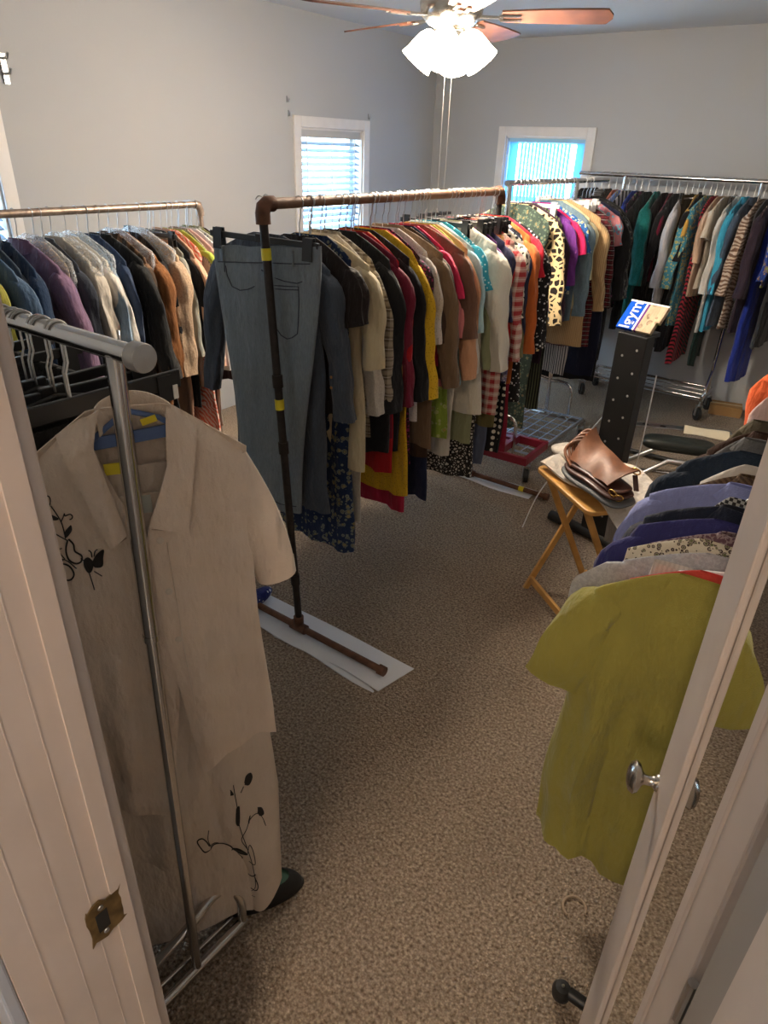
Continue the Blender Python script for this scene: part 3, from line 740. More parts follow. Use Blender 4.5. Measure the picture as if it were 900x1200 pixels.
B = [
 ('navy floral dress','long navy dress with green floral print','dress',(.012,.03,.085),'floral',(.22,.24,.2),1.4,1.76,.20,1.14,'n',.022,'black'),
 ('espresso top','dark espresso short sleeve top','top',(.02,.013,.012),'solid',BK,1,1.71,.225,.58,'s',.016,'white'),
 ('khaki blouse','light khaki elbow sleeve blouse','blouse',(.60,.50,.32),'solid',BK,1,1.775,.245,.78,'h',.022,'white'),
 ('ivory cardigan','long ivory knit cardigan','cardigan',(.55,.50,.43),'tweed',(.5,.45,.38),1,1.82,.20,1.03,'l',.018,'clear'),
 ('brown plaid shirt','brown and cream plaid shirt','shirt',(.36,.31,.23),'plaid',(.13,.10,.07),1.6,1.855,.21,.70,'l',.013,'clear'),
 ('black blazer','plain black blazer','jacket',BK,'solid',BK,1,1.90,.225,.76,'l',.022,'black'),
 ('maroon sweater','black sweater with maroon yoke','sweater',(.16,.01,.03),'solid',BK,1,1.935,.205,.72,'l',.014,'black'),
 ('red varsity top','bright red striped cuff top','top',(.42,.012,.018),'solid',BK,1,1.965,.195,.88,'l',.012,'black'),
 ('mustard brown top','mustard brown long sleeve top','top',(.34,.15,.02),'solid',BK,1,1.99,.20,.60,'l',.012,'black'),
 ('black cardigan','soft black cardigan','cardigan',BK,'solid',BK,1,2.03,.22,.80,'l',.018,'black'),
 ('yellow lace cardigan','bright yellow lace cardigan','cardigan',(.68,.42,.02),'sprinkle',(.45,.26,.01),2,2.07,.215,1.0,'l',.014,'white'),
 ('crimson dress','long crimson dress','dress',(.40,.015,.05),'solid',BK,1,2.095,.19,1.10,'n',.016,'black'),
 ('magenta print dress','magenta animal print dress','dress',(.24,.02,.11),'leopard',(.02,.01,.02),1.6,2.12,.205,.88,'h',.013,'black'),
 ('white lace top','white lace trimmed top','top',(.62,.57,.53),'sprinkle',(.45,.40,.36),2,2.15,.215,.72,'h',.014,'cream'),
 ('taupe coat','long taupe brown coat','coat',(.17,.11,.065),'solid',BK,1,2.195,.235,.82,'l',.022,'cream'),
 ('dark brown tunic','dark brown tunic','tunic',(.05,.028,.018),'solid',BK,1,2.235,.21,.9,'h',.014,'cream'),
 ('midnight dress','long midnight blue dress','dress',NV,'solid',BK,1,2.265,.20,1.12,'n',.022,'black'),
 ('hot pink top','hot pink short sleeve top','top',(.66,.03,.10),'solid',BK,1,2.29,.215,.50,'s',.012,'cream'),
 ('mocha top','mocha brown elbow sleeve top','top',(.17,.09,.06),'solid',BK,1,2.32,.235,.58,'h',.015,'cream'),
 ('rose blouse','rose pink blouse','blouse',(.66,.22,.22),'solid',BK,1,2.355,.22,.62,'h',.014,'cream'),
 ('lime print tunic','lime green print tunic','tunic',(.30,.42,.06),'floral',(.5,.55,.2),1,2.38,.19,.86,'n',.013,'cream'),
 ('peach sweater','peach tan sweater','sweater',(.56,.30,.17),'solid',BK,1,2.405,.225,.60,'l',.017,'clear'),
 ('sky blue blouse','pale sky blue blouse','blouse',(.38,.58,.64),'solid',BK,1,2.44,.225,.62,'h',.013,'clear'),
 ('off white duster','long off white duster cardigan','cardigan',(.62,.58,.51),'solid',BK,1,2.475,.22,.98,'l',.018,'clear'),
 ('teal dotted top','teal top with small white dots','top',(.03,.27,.36),'sprinkle',(.6,.7,.7),1.2,2.51,.225,.50,'s',.013,'clear'),
 ('black camisole','black camisole with thin straps','top',BK,'solid',BK,1,2.54,.20,.55,'n',.013,'clip'),
 ('cream ruffled blouse','wide cream ruffled sleeve blouse','blouse',(.66,.62,.52),'solid',BK,1,2.585,.255,.78,'l',.03,'clear'),
 ('sage tunic','long sage green tunic','tunic',(.28,.30,.17),'solid',BK,1,2.625,.225,.95,'l',.018,'clip'),
 ('violet top','deep violet top','top',(.09,.02,.13),'solid',BK,1,2.655,.225,.52,'h',.013,'clip'),
 ('speckled dress','black and white speckled dress','dress',(.55,.52,.47),'leopard',(.015,.015,.015),1.5,2.68,.20,1.16,'n',.02,'black'),
 ('ink blue top','ink blue knit top','top',(.02,.02,.06),'solid',BK,1,2.705,.22,.55,'h',.012,'clip'),
 ('scarlet top','scarlet long sleeve top','top',(.5,.015,.02),'solid',BK,1,2.735,.22,.58,'l',.014,'clear'),
 ('tan yellow vest','tan yellow vest','vest',(.50,.36,.14),'solid',BK,1,2.76,.21,.60,'n',.013,'clip'),
 ('red plaid shirt','red and cream plaid shirt','shirt',(.36,.035,.04),'plaid',(.55,.42,.35),1.3,2.785,.225,.84,'l',.016,'clip'),
 ('olive dress','long olive khaki dress','dress',(.15,.13,.05),'solid',BK,1,2.815,.225,.92,'l',.014,'clip'),
 ('dotted slate skirt','slate grey skirt with teal hem','skirt',(.10,.12,.18),'solid',BK,1,2.835,.17,1.12,'k',.014,'clip'),
 ('zebra print top','black and white animal print top','top',(.012,.01,.01),'leopard',(.66,.60,.50),1.0,2.855,.225,.42,'h',.014,'black'),
 ('lavender floral blouse','lavender floral blouse','blouse',(.22,.22,.38),'floral',(.5,.48,.6),1.6,2.88,.215,.70,'h',.012,'black'),
 ('navy cardigan','dark navy cardigan','cardigan',NV,'solid',BK,1,2.905,.22,.72,'l',.014,'black'),
 ('polka dot dress','black cream polka dot dress','dress',(.012,.012,.014),'dots',(.75,.7,.6),1.25,2.93,.205,1.10,'n',.018,'black'),
 ('rust cardigan','rust orange long sleeve cardigan','cardigan',(.48,.12,.025),'solid',BK,1,2.96,.23,.74,'l',.018,'clear'),
 ('cherry top','cherry red top','top',(.5,.012,.03),'solid',BK,1,2.985,.22,.56,'s',.012,'clear'),
 ('wine dress','long wine red dress','dress',(.22,.008,.025),'solid',BK,1,3.005,.20,1.12,'n',.018,'black'),
 ('studded black tunic','black tunic with tiny silver studs','tunic',BK,'sprinkle',(.6,.6,.6),1.0,3.03,.23,.85,'l',.016,'black'),
]
RB = 'middle rack'
hang_row(B, lambda y: (-1.6+.01*(y-1.585), y, 1.52), 0, .0165, RB, 'garments on the middle rack', 100, first_words='hanging below all its neighbours')
Cc = [
 ('fern print dress','long dark green fern print dress','dress',(.03,.05,.04),'floral',(.10,.14,.10),1.6,3.42,.215,1.16,'n',.02,'black'),
 ('giraffe print blouse','black top with giraffe print front','blouse',(.015,.01,.008),'giraffe',(.66,.50,.27),.8,3.48,.225,.72,'l',.016,'clear'),
 ('plum cardigan','dark plum cardigan','cardigan',(.035,.014,.03),'solid',BK,1,3.54,.225,.80,'l',.018,'clear'),
 ('sheer pleated dress','sheer black and green pleated dress','dress',(.012,.014,.012),'vstripe',(.10,.11,.06),1.6,3.60,.215,1.10,'n',.018,'clipclear'),
 ('purple blouse','bright purple blouse','blouse',(.14,.03,.22),'solid',BK,1,3.645,.22,.55,'h',.014,'clear'),
 ('fuchsia top','fuchsia red top','top',(.66,.02,.12),'solid',BK,1,3.69,.225,.52,'s',.014,'clear'),
 ('blue swirl blouse','blue and green swirl print blouse','blouse',(.03,.12,.36),'floral',(.55,.62,.4),1.2,3.76,.225,.45,'s',.014,'clear'),
 ('chambray jacket','faded chambray blue jacket','jacket',(.16,.24,.29),'denim',BK,1,3.85,.235,.62,'l',.022,'clear'),
 ('pale yellow shirt','pale yellow shirt','shirt',(.62,.56,.34),'solid',BK,1,3.90,.22,.56,'h',.014,'clear'),
 ('tan striped shirt','tan pinstriped long sleeve shirt','shirt',(.55,.38,.2),'vstripe',(.42,.26,.12),3,3.96,.24,.78,'l',.018,'clear'),
 ('grey pinstripe shirt','grey pinstriped shirt','shirt',(.30,.31,.33),'vstripe',(.5,.5,.5),3,4.02,.215,.62,'h',.014,'clipclear'),
 ('maroon check dress','long maroon checked dress','dress',(.12,.012,.02),'plaid',(.03,.008,.01),2,4.09,.235,.82,'l',.02,'clipclear'),
 ('striped white skirt','white and charcoal striped long skirt','skirt',(.45,.44,.43),'vstripe',(.08,.08,.09),2,4.15,.13,1.0,'k',.02,'clipclear'),
 ('sea green blouse','sea green floral blouse','blouse',(.30,.42,.36),'floral',(.6,.6,.5),1.3,4.21,.22,.60,'h',.014,'clear'),
 ('pink aqua top','pink and aqua printed top','top',(.52,.2,.22),'floral',(.08,.4,.55),.9,4.29,.225,.42,'s',.016,'clear'),
 ('ink navy dress','long ink navy dress','dress',(.008,.01,.03),'solid',BK,1,4.37,.235,1.08,'n',.026,'black'),
 ('black gown','long black gown with full skirt','dress',BK,'solid',BK,1,4.41,.24,1.12,'l',.02,'black'),
 ('black print dress','black dress with faint grey print','dress',BK,'floral',(.12,.12,.12),1.4,4.46,.24,.98,'l',.022,'black'),
 ('black long coat','black calf length coat','coat',(.012,.012,.013),'solid',BK,1,4.54,.245,1.0,'l',.026,'black'),
]
hang_row(Cc, lambda y: (-1.695, y, 1.543), 0, .014, 'shelf rack', 'garments on the wheeled shelf rack', 400, first_words='beside the far pipe post')
D = [
 ('jet black gown','long jet black gown','dress',BK,'solid',BK,1,-2.05,.24,1.0,'l',.022,'black'),
 ('black coat','heavy black coat','coat',(.012,.012,.012),'solid',BK,1,-1.99,.24,.95,'l',.024,'black'),
 ('black striped top','black top with white striped sleeve','top',(.6,.6,.62),'hstripe',(.012,.012,.016),3.2,-1.935,.225,.52,'h',.014,'black'),
 ('matte black jacket','matte black jacket','jacket',(.015,.014,.014),'solid',BK,1,-1.88,.24,.85,'l',.02,'black'),
 ('salmon cardigan','salmon pink cardigan','cardigan',(.6,.2,.13),'solid',BK,1,-1.83,.225,.5,'l',.016,'black'),
 ('cornflower blouse','cornflower blue patterned blouse','blouse',(.16,.26,.55),'floral',(.5,.4,.5),1.3,-1.785,.225,.52,'l',.014,'black'),
 ('side panel top','black top with white side panel','top',(.5,.49,.47),'vstripe',(.012,.012,.014),.5,-1.74,.22,.62,'h',.014,'black'),
 ('royal blue top','royal blue short top','top',(.02,.05,.34),'solid',BK,1,-1.69,.22,.5,'h',.014,'black'),
 ('purple hem dress','black dress with purple hem','dress',(.015,.012,.018),'floral',(.3,.08,.2),.9,-1.65,.225,.78,'n',.016,'black'),
 ('black velvet dress','black velvet dress','dress',(.008,.008,.009),'solid',BK,1,-1.60,.235,.9,'l',.02,'black'),
 ('teal shawl coat','large teal green lace coat','coat',(.005,.12,.11),'sprinkle',(.003,.08,.07),1.4,-1.535,.285,.84,'l',.032,'black'),
 ('plain black dress','plain black dress','dress',BK,'solid',BK,1,-1.48,.235,.95,'n',.02,'black'),
 ('burgundy top','burgundy velvet top','top',(.14,.008,.03),'solid',BK,1,-1.44,.225,.55,'h',.014,'black'),
 ('black tunic','long black tunic','tunic',BK,'solid',BK,1,-1.40,.235,.9,'l',.018,'black'),
 ('pale grey cardigan','pale grey long cardigan','cardigan',(.50,.49,.52),'solid',BK,1,-1.345,.25,.84,'l',.02,'black'),
 ('charcoal skirt','charcoal long skirt','skirt',(.03,.03,.035),'solid',BK,1,-1.305,.18,1.0,'k',.016,'clip'),
 ('golden yellow top','golden yellow top','top',(.6,.36,.08),'solid',BK,1,-1.27,.22,.5,'s',.013,'black'),
 ('black lace dress','black lace dress','dress',(.01,.01,.012),'solid',BK,1,-1.235,.23,1.0,'h',.016,'black'),
 ('turquoise floral blouse','turquoise yellow floral blouse','blouse',(.06,.26,.36),'floral',(.5,.48,.2),1.6,-1.19,.25,.82,'l',.022,'black'),
 ('chevron dress','red chevron striped dress','dress',(.5,.03,.06),'dstripe',(.015,.012,.014),1.8,-1.155,.21,1.08,'n',.016,'black'),
 ('sand blouse','sand and blue colour block blouse','blouse',(.56,.38,.27),'solid',BK,1,-1.115,.23,.62,'h',.014,'black'),
 ('ivory knit top','ivory knit top','top',(.6,.52,.42),'solid',BK,1,-1.075,.225,.55,'s',.016,'black'),
 ('dark green skirt','dark green long skirt','skirt',(.01,.035,.028),'solid',BK,1,-1.04,.18,1.05,'k',.016,'clip'),
 ('white piped shirt','white long front shirt','shirt',(.6,.58,.54),'solid',BK,1,-1.0,.24,.84,'l',.014,'black'),
 ('aqua blue shirt','bright aqua blue shirt','shirt',(.05,.36,.56),'solid',BK,1,-.965,.235,.82,'l',.02,'black'),
 ('slate blue jacket','slate blue jacket','jacket',(.06,.09,.14),'solid',BK,1,-.92,.235,.78,'l',.018,'black'),
 ('paisley blouse','brown and cream paisley blouse','blouse',(.52,.42,.34),'paisley',(.16,.09,.06),1.5,-.865,.25,.80,'l',.02,'black'),
 ('grey vest','dark grey vest','vest',(.09,.09,.1),'solid',BK,1,-.825,.22,.6,'n',.014,'black'),
 ('aubergine jacket','dark aubergine jacket','jacket',(.025,.014,.024),'solid',BK,1,-.78,.25,.80,'l',.024,'black'),
 ('cobalt skirt','long cobalt blue skirt','skirt',(.012,.03,.26),'solid',BK,1,-.735,.19,1.12,'k',.03,'clip'),
 ('blue brown print top','blue and brown printed top','top',(.03,.07,.34),'floral',(.4,.26,.16),1,-.69,.235,.5,'l',.016,'black'),
 ('long black jacket','black long jacket','jacket',(.02,.02,.022),'solid',BK,1,-.645,.24,.9,'l',.018,'black'),
]
hang_row(D, lambda x: (x, 5.27, 1.56), PI/2, .013, 'back rack', 'garments on the back wall rack', 700, jit=9, first_words='at its left end', rel='just right of the')
A_ = [
 ('chartreuse top','chartreuse green top','top',(.35,.33,.06),'solid',BK,1,1.16,.225,.6,'l',.016,'clear'),
 ('steel blue blouse','steel blue long sleeve blouse','blouse',(.07,.12,.2),'solid',BK,1,1.225,.23,.72,'l',.02,'clear'),
 ('slate shirt','dark slate shirt','shirt',(.05,.07,.10),'denim',BK,1,1.275,.225,.72,'l',.016,'clear'),
 ('dark blue jacket','dark blue jacket','jacket',(.015,.035,.08),'solid',BK,1,1.325,.23,.74,'l',.02,'clear'),
 ('mauve blazer','mauve purple blazer','jacket',(.20,.12,.20),'solid',BK,1,1.40,.24,.74,'l',.026,'clear'),
 ('beige shell','beige sleeveless shell','top',(.55,.45,.34),'solid',BK,1,1.455,.215,.5,'n',.014,'clear'),
 ('charcoal jacket','charcoal jacket','jacket',(.03,.035,.05),'solid',BK,1,1.49,.225,.74,'l',.018,'clear'),
 ('ivory dress shirt','ivory dress shirt','shirt',(.60,.54,.46),'solid',BK,1,1.54,.23,.74,'l',.022,'clear'),
 ('white linen jacket','white linen jacket','jacket',(.68,.64,.58),'solid',BK,1,1.60,.24,.76,'l',.024,'clear'),
 ('light denim jacket','light denim jacket with lace trim','jacket',(.26,.36,.46),'denim',BK,1,1.65,.225,.9,'l',.018,'clear'),
 ('dark denim shirt','dark denim shirt','shirt',(.03,.05,.1),'denim',BK,1,1.69,.22,.85,'l',.014,'clear'),
 ('black parka','black parka jacket','coat',(.014,.014,.014),'solid',BK,1,1.735,.235,.85,'l',.024,'black'),
 ('dark brown suede coat','dark brown suede edged coat','coat',(.06,.035,.02),'vstripe',(.2,.11,.06),.5,1.79,.23,.8,'l',.018,'black'),
 ('brown fur coat','glossy brown fur coat','coat',(.10,.035,.01),'fur',(.30,.12,.035),1,1.84,.235,.72,'l',.026,'black'),
 ('black cardigan','long black cardigan','cardigan',BK,'solid',BK,1,1.89,.225,.9,'l',.018,'clear'),
 ('oatmeal sweater','oatmeal knit sweater with wide cuffs','sweater',(.46,.33,.22),'tweed',(.38,.26,.17),1,1.94,.255,.60,'l',.026,'white'),
 ('peach trousers','peach wide trousers','trousers',(.62,.36,.24),'solid',BK,1,1.975,.18,.95,'k',.016,'clip'),
 ('grey green blouse','grey green blouse','blouse',(.28,.28,.24),'solid',BK,1,2.0,.22,.58,'l',.014,'black'),
 ('black dress','straight black dress','dress',BK,'solid',BK,1,2.025,.22,.8,'l',.016,'black'),
 ('peach blazer','pale peach blazer','jacket',(.58,.36,.24),'solid',BK,1,2.055,.23,.7,'l',.016,'black'),
 ('coral zebra dress','coral and white zebra print dress','dress',(.62,.13,.08),'zebra',(.7,.5,.42),3,2.085,.235,1.08,'n',.02,'black'),
 ('lime top','lime green top','top',(.38,.44,.06),'solid',BK,1,2.11,.22,.5,'s',.012,'black'),
 ('striped beige shirt','beige and grey striped shirt','shirt',(.45,.38,.3),'vstripe',(.25,.2,.17),2.5,2.135,.225,.9,'l',.014,'black'),
 ('shell pink top','shell pink top','top',(.66,.4,.36),'solid',BK,1,2.16,.225,.6,'s',.014,'black'),
 ('white tee','plain white tee','top',(.7,.67,.64),'solid',BK,1,2.185,.225,.62,'s',.014,'black'),
 ('floral navy top','white navy and yellow floral top','top',(.5,.5,.44),'floral',(.03,.05,.15),1,2.21,.23,.5,'h',.016,'black'),
 ('olive print shirt','olive print shirt','shirt',(.20,.20,.07),'floral',(.5,.5,.4),1,2.23,.225,.6,'s',.014,'black'),
 ('black maroon dress','black and maroon dress','dress',(.03,.008,.012),'solid',BK,1,2.25,.235,.7,'n',.018,'black'),
]
hang_row(A_, lambda y: (-2.75, y, 1.42), 0, .015, 'left rack', 'garments on the left wall rack', 1000, first_words='partly cut by the picture edge')
# clear dust covers over a few left hand garments
FILM = None
def filmmat():
    m, nt, b = _new('plastic_film'); N = nt.nodes.new; L = nt.links.new
    t = N('ShaderNodeBsdfTransparent'); b.inputs['Base Color'].default_value = (.85, .88, .9, 1); b.inputs['Roughness'].default_value = .25
    n = N('ShaderNodeTexNoise'); n.inputs['Scale'].default_value = 14; n.inputs['Distortion'].default_value = 2
    mr = N('ShaderNodeMapRange'); mr.inputs['To Min'].default_value = .12; mr.inputs['To Max'].default_value = .6; mr.inputs['From Min'].default_value = .35; mr.inputs['From Max'].default_value = .7
    L(n.outputs[0], mr.inputs[0]); mx = N('ShaderNodeMixShader'); L(mr.outputs[0], mx.inputs[0]); L(t.outputs[0], mx.inputs[1]); L(b.outputs[0], mx.inputs[2]); L(mx.outputs[0], nt.nodes['Material Output'].inputs[0])
    return m
FILM = filmmat()
for y, L0, l in ((1.45, .26, 'beige shell'), (1.565, .38, 'ivory dress shirt'), (1.63, .3, 'white linen jacket'), (1.81, .2, 'brown fur coat'), (1.92, .18, 'oatmeal sweater')):
    f = body_fn(.245, L0, .034, random.Random(int(y*100)), neck=.05, amp=.012)
    o = body_mb(f, L0, 30, 16).build('plastic_garment_cover', FILM, smooth=60, loc=(-2.75, y, 1.42-.075))
    tag(o, 'clear plastic dust cover over the shoulders of the %s' % l, 'garment cover', 'plastic covers on the left wall rack')
TEE = fabric((.30,.265,.055),'solid')
garment('olive_tee', 'wide olive green short sleeve tee nearest the mirrored door on the right rack', 'top', (FX(1.12)-.005, 1.12, 1.12), R(2), TEE, .222, .79, 't', .021, 901, 'garments on the right rack', nu=64, nv=46, splay=.27, r1=.085, chest=1.04, hemw=.255, amp=.020, neck=.085, drop=.085, topz=-.082)
hanger('white', (FX(1.12), 1.12, 1.12), R(2), .012, 'white plastic hanger holding the wide olive tee on the right rack', 'hangers on the right rack', .2)
Fr = [
 ('coral red top','coral red wide neck top','top',(.55,.06,.05),'solid',BK,1,1.175,.20,.5,'n',.012,'white'),
 ('white pleated skirt','white pleated skirt','skirt',(.58,.54,.5),'vstripe',(.5,.46,.42),3,1.215,.17,.86,'k',.02,'white'),
 ('heather grey tee','heather grey tee','top',(.36,.36,.38),'tweed',(.42,.42,.44),1,1.25,.225,.5,'s',.014,'white'),
 ('cream print blouse','cream and black print blouse','blouse',(.58,.52,.4),'floral',(.05,.03,.03),2.6,1.295,.20,.55,'n',.014,'cream'),
 ('plum tweed jacket','plum grey tweed jacket','jacket',(.10,.05,.07),'tweed',(.24,.18,.19),1,1.345,.21,.70,'l',.024,'white'),
 ('violet blue top','deep violet blue top','top',(.03,.03,.13),'solid',BK,1,1.40,.215,.72,'l',.016,'white'),
 ('navy wool coat','navy wool coat','coat',(.012,.016,.03),'solid',BK,1,1.47,.235,.86,'l',.03,'black'),
 ('houndstooth top','black and white houndstooth top','top',(.5,.5,.47),'check',(.03,.03,.03),1,1.535,.13,.4,'n',.018,'black'),
 ('periwinkle shirt','periwinkle blue shirt','shirt',(.24,.27,.52),'solid',BK,1,1.60,.225,.6,'h',.02,'white'),
 ('herringbone jacket','brown herringbone jacket','jacket',(.13,.08,.04),'dstripe',(.07,.04,.02),3,1.67,.19,.62,'h',.018,'white'),
 ('smooth white top','smooth white top','top',(.64,.60,.55),'solid',BK,1,1.75,.15,.55,'n',.034,'white'),
 ('navy sweater','navy blue sweater','sweater',(.012,.022,.04),'solid',BK,1,1.84,.215,.66,'l',.03,'white'),
 ('piped grey jacket','grey jacket with pale piping','jacket',(.13,.13,.13),'solid',BK,1,1.93,.14,.6,'n',.024,'white'),
 ('dark brown coat','dark brown coat','coat',(.045,.02,.012),'solid',BK,1,2.00,.18,.6,'h',.024,'black'),
 ('taupe green shirt','taupe green shirt','shirt',(.10,.085,.055),'solid',BK,1,2.10,.13,.6,'n',.03,'black'),
 ('pale pink top','pale pink sleeveless top','top',(.70,.50,.46),'solid',BK,1,2.42,.12,.45,'n',.02,'white'),
 ('orange jacket','bright orange jacket','jacket',(.9,.16,.05),'solid',BK,1,2.72,.13,.6,'n',.026,'white'),
]
hang_row(Fr, lambda y: (FX(y), y, 1.12), 0, .012, 'right rack', 'garments on the right rack', 1300, jit=3, first_words='just behind the olive tee')
E1={'flower':[(-.148, 1.211),(-.144, 1.216),(-.138, 1.216),(-.137, 1.209),(-.14, 1.2),(-.143, 1.193),(-.148, 1.195),(-.15, 1.2),(-.142, 1.204)] ,'stem1':[(-.138, 1.2),(-.133, 1.187),(-.129, 1.173),(-.128, 1.16),(-.128, 1.144)] ,'leaf1':[(-.147, 1.187),(-.14, 1.185),(-.132, 1.178),(-.141, 1.178),(-.147, 1.187)] ,'leaf2':[(-.117, 1.165),(-.118, 1.156),(-.127, 1.146),(-.126, 1.155),(-.117, 1.165)] ,'curl':[(-.129, 1.173),(-.125, 1.18),(-.122, 1.186),(-.122, 1.182),(-.115, 1.184),(-.112, 1.18),(-.114, 1.176),(-.117, 1.175)] ,'stem2':[(-.152, 1.165),(-.141, 1.154),(-.126, 1.14)] ,'leaf3':[(-.151, 1.154),(-.146, 1.158),(-.142, 1.154),(-.148, 1.147),(-.152, 1.15)] ,'wingA':[(-.126, 1.14),(-.131, 1.124),(-.13, 1.108),(-.122, 1.099),(-.114, 1.1),(-.111, 1.11),(-.119, 1.12),(-.119, 1.132),(-.124, 1.142)] ,'wingB':[(-.152, 1.099),(-.141, 1.102),(-.131, 1.096),(-.127, 1.082),(-.132, 1.073),(-.14, 1.073),(-.146, 1.084),(-.152, 1.083)] ,'bodyA':[(-.139, 1.11),(-.131, 1.104),(-.122, 1.09)] ,'ant1':[(-.135, 1.109),(-.139, 1.118),(-.141, 1.126),(-.136, 1.128)] ,'ant2':[(-.138, 1.107),(-.145, 1.113),(-.151, 1.11)] ,'wingC':[(-.097, 1.097),(-.103, 1.105),(-.109, 1.101),(-.11, 1.091),(-.107, 1.08),(-.102, 1.081),(-.097, 1.093)] ,'wingD':[(-.097, 1.097),(-.09, 1.108),(-.079, 1.116),(-.082, 1.102),(-.085, 1.088),(-.095, 1.087),(-.097, 1.093)] ,'ant3':[(-.097, 1.105),(-.097, 1.114),(-.1, 1.118)] ,'ant4':[(-.094, 1.106),(-.091, 1.115),(-.087, 1.118)] ,'tail1':[(-.108, 1.095),(-.105, 1.073),(-.103, 1.046)] ,'tail2':[(-.098, 1.08),(-.088, 1.07)] ,'link':[(-.113, 1.106),(-.108, 1.099)] ,}
E2={'rose':[(.1,.517),(.105,.533),(.115,.532),(.117,.516),(.109,.503),(.1,.512)] ,'s0':[(.09,.494),(.097,.508)] ,'stem':[(.077,.521),(.078,.488),(.08,.442),(.079,.408),(.084,.359),(.093,.293),(.101,.225),(.102,.144),(.08,.086)] ,'l1':[(.07,.507),(.075,.494),(.069,.491)] ,'l2':[(.078,.449),(.084,.452),(.08,.396),(.074,.404),(.078,.449)] ,'br':[(.093,.293),(.082,.335),(.095,.372),(.104,.397),(.12,.404),(.131,.386),(.137,.356),(.134,.372)] ,'fl':[(.123,.421),(.132,.414),(.135,.395),(.127,.393),(.122,.407)] ,'l3':[(.1,.393),(.105,.409),(.101,.387)] ,'bw1':[(.016,.306),(.004,.305),(-.004,.334),(-.009,.366),(.001,.371),(.009,.352),(.014,.325)] ,'bw2':[(.016,.306),(.025,.32),(.055,.305),(.062,.283),(.045,.279),(.025,.282),(.015,.294)] ,'an1':[(.017,.317),(.013,.356),(.017,.389)] ,'an2':[(.017,.323),(.025,.326),(.034,.319)] ,'b3':[(.019,.292),(.02,.263),(.013,.27)] ,'c1':[(.063,.289),(.077,.288),(.092,.269),(.075,.264),(.064,.267)] ,'c2':[(.092,.269),(.098,.309),(.105,.281),(.106,.236),(.094,.242)] ,'c3':[(.068,.268),(.082,.248),(.074,.239)] ,'lp':[(.056,.235),(.067,.203),(.094,.182),(.105,.197)] ,'lp2':[(.068,.176),(.083,.134),(.101,.131),(.108,.155),(.103,.185)] ,'tl':[(.08,.086),(.1,.104)] ,}
# ------------------------------------------------------------------ denim garments at the near end of the pipe rack
JE = fabric((.205, .24, .265), 'denim'); DN = fabric((.068, .083, .108), 'denim')
g = thing('jeans', 'faded grey blue jeans folded lengthwise on a clip hanger behind the near post', 'jeans', (-1.645, 1.603, 1.52), R(1))
rj = random.Random(5)
def jf(th, w):
    t_ = w/.98; a = .232-.080*sm(t_*1.25)-.0*t_; c, s_ = math.cos(th), math.sin(th)
    x = a*math.copysign(abs(c)**.6, c); u = x/a
    y = (.012+.004*sm(w/.1))*math.copysign(abs(s_)**.6, s_)+.004*math.sin(u*4+w*3)*sm(w/.2)+.003*math.sin(u*9+w*7)
    return (x+.004-.04*sm(t_)+.012*math.sin(w*3), y, -w+.09*(x)*(1-.2*t_)+.003*math.sin(u*7)*(1 if w < .01 else 0))
o = body_mb(lambda th, w: jf(th, w*.93/.93), .93, 40, 34).build('legs', JE, g, smooth=60); o.location.z = -.125
STI = mat('dark_stitching', (.03, .04, .06), .8)
def stitch(nm, pts, r=.0016, close=False):
    P = []
    for (x, w) in pts:
        best = min((jf(-PI*k/60, w) for k in range(61)), key=lambda q: abs(q[0]-x)); P.append((x, best[1]-.0008, best[2]-.125))
    return MB().tube(P, r, 6, close=close).build(nm, STI, g)
stitch('waistband_seam', [(-.20+.04*k, .048) for k in range(11)])
stitch('back_pocket', [(.045, .115), (.08, .115), (.12, .115), (.155, .115), (.155, .16), (.15, .22), (.145, .26), (.12, .275), (.10, .28), (.075, .27), (.055, .25), (.05, .2), (.045, .15)], close=True)
stitch('back_pocket', [(.047, .125), (.10, .125), (.154, .125)])
stitch('yoke_seam', [(.0, .07), (.05, .09), (.1, .10), (.15, .105), (.17, .1)])
stitch('front_pocket', [(-.165, .06), (-.16, .09), (-.14, .125), (-.1, .135), (-.06, .13), (-.03, .12)])
stitch('side_seam', [(-.17+.0*k, .05+.03*k) for k in range(2)])
stitch('hem_seam', [(-.13+.034*k, .90) for k in range(8)])
for x in (-.17, .14):
    b = MB(); q = min((jf(-PI*k/60, .03) for k in range(61)), key=lambda q: abs(q[0]-x)); b.obox((x, q[1]-.002, -.125-.004+.05*x), (x, q[1]-.002, -.125-.052+.05*x), .012, .003, up=(1, 0, 0)).build('belt_loop', JE, g)
h = hanger('clip', (-1.65, 1.603, 1.52), R(1), .0165, 'black clip hanger holding the faded grey blue jeans', 'hangers on the '+RB)
for o in h.children: o.scale.x = 1.3 if o.name.startswith(('bar', 'clip')) else 1
g = garment('denim_dress', 'dark denim long sleeve dress hanging behind the faded grey blue jeans', 'dress', (-1.685, 1.665, 1.52), R(-2), DN, .265, .93, 'l', .022, 77, 'garments on the middle rack', nu=44, nv=34, splay=.15, amp=.014, hemw=.24)
for s in (-1, 1):
    for k in range(2): MB().lathe([(0, 0), (.005, .001), (.005, .003), (0, .004)], 12, Matrix.Translation((s*.30, -.03, -.50-.035*k)) @ Matrix.Rotation(PI/2, 4, 'X')).build('cuff_button', mat('copper_button', (.4, .2, .08), .4, .6), g)
hanger('black', (-1.685, 1.665, 1.52), R(-2), .0165, 'black plastic hanger holding the dark denim dress', 'hangers on the '+RB)

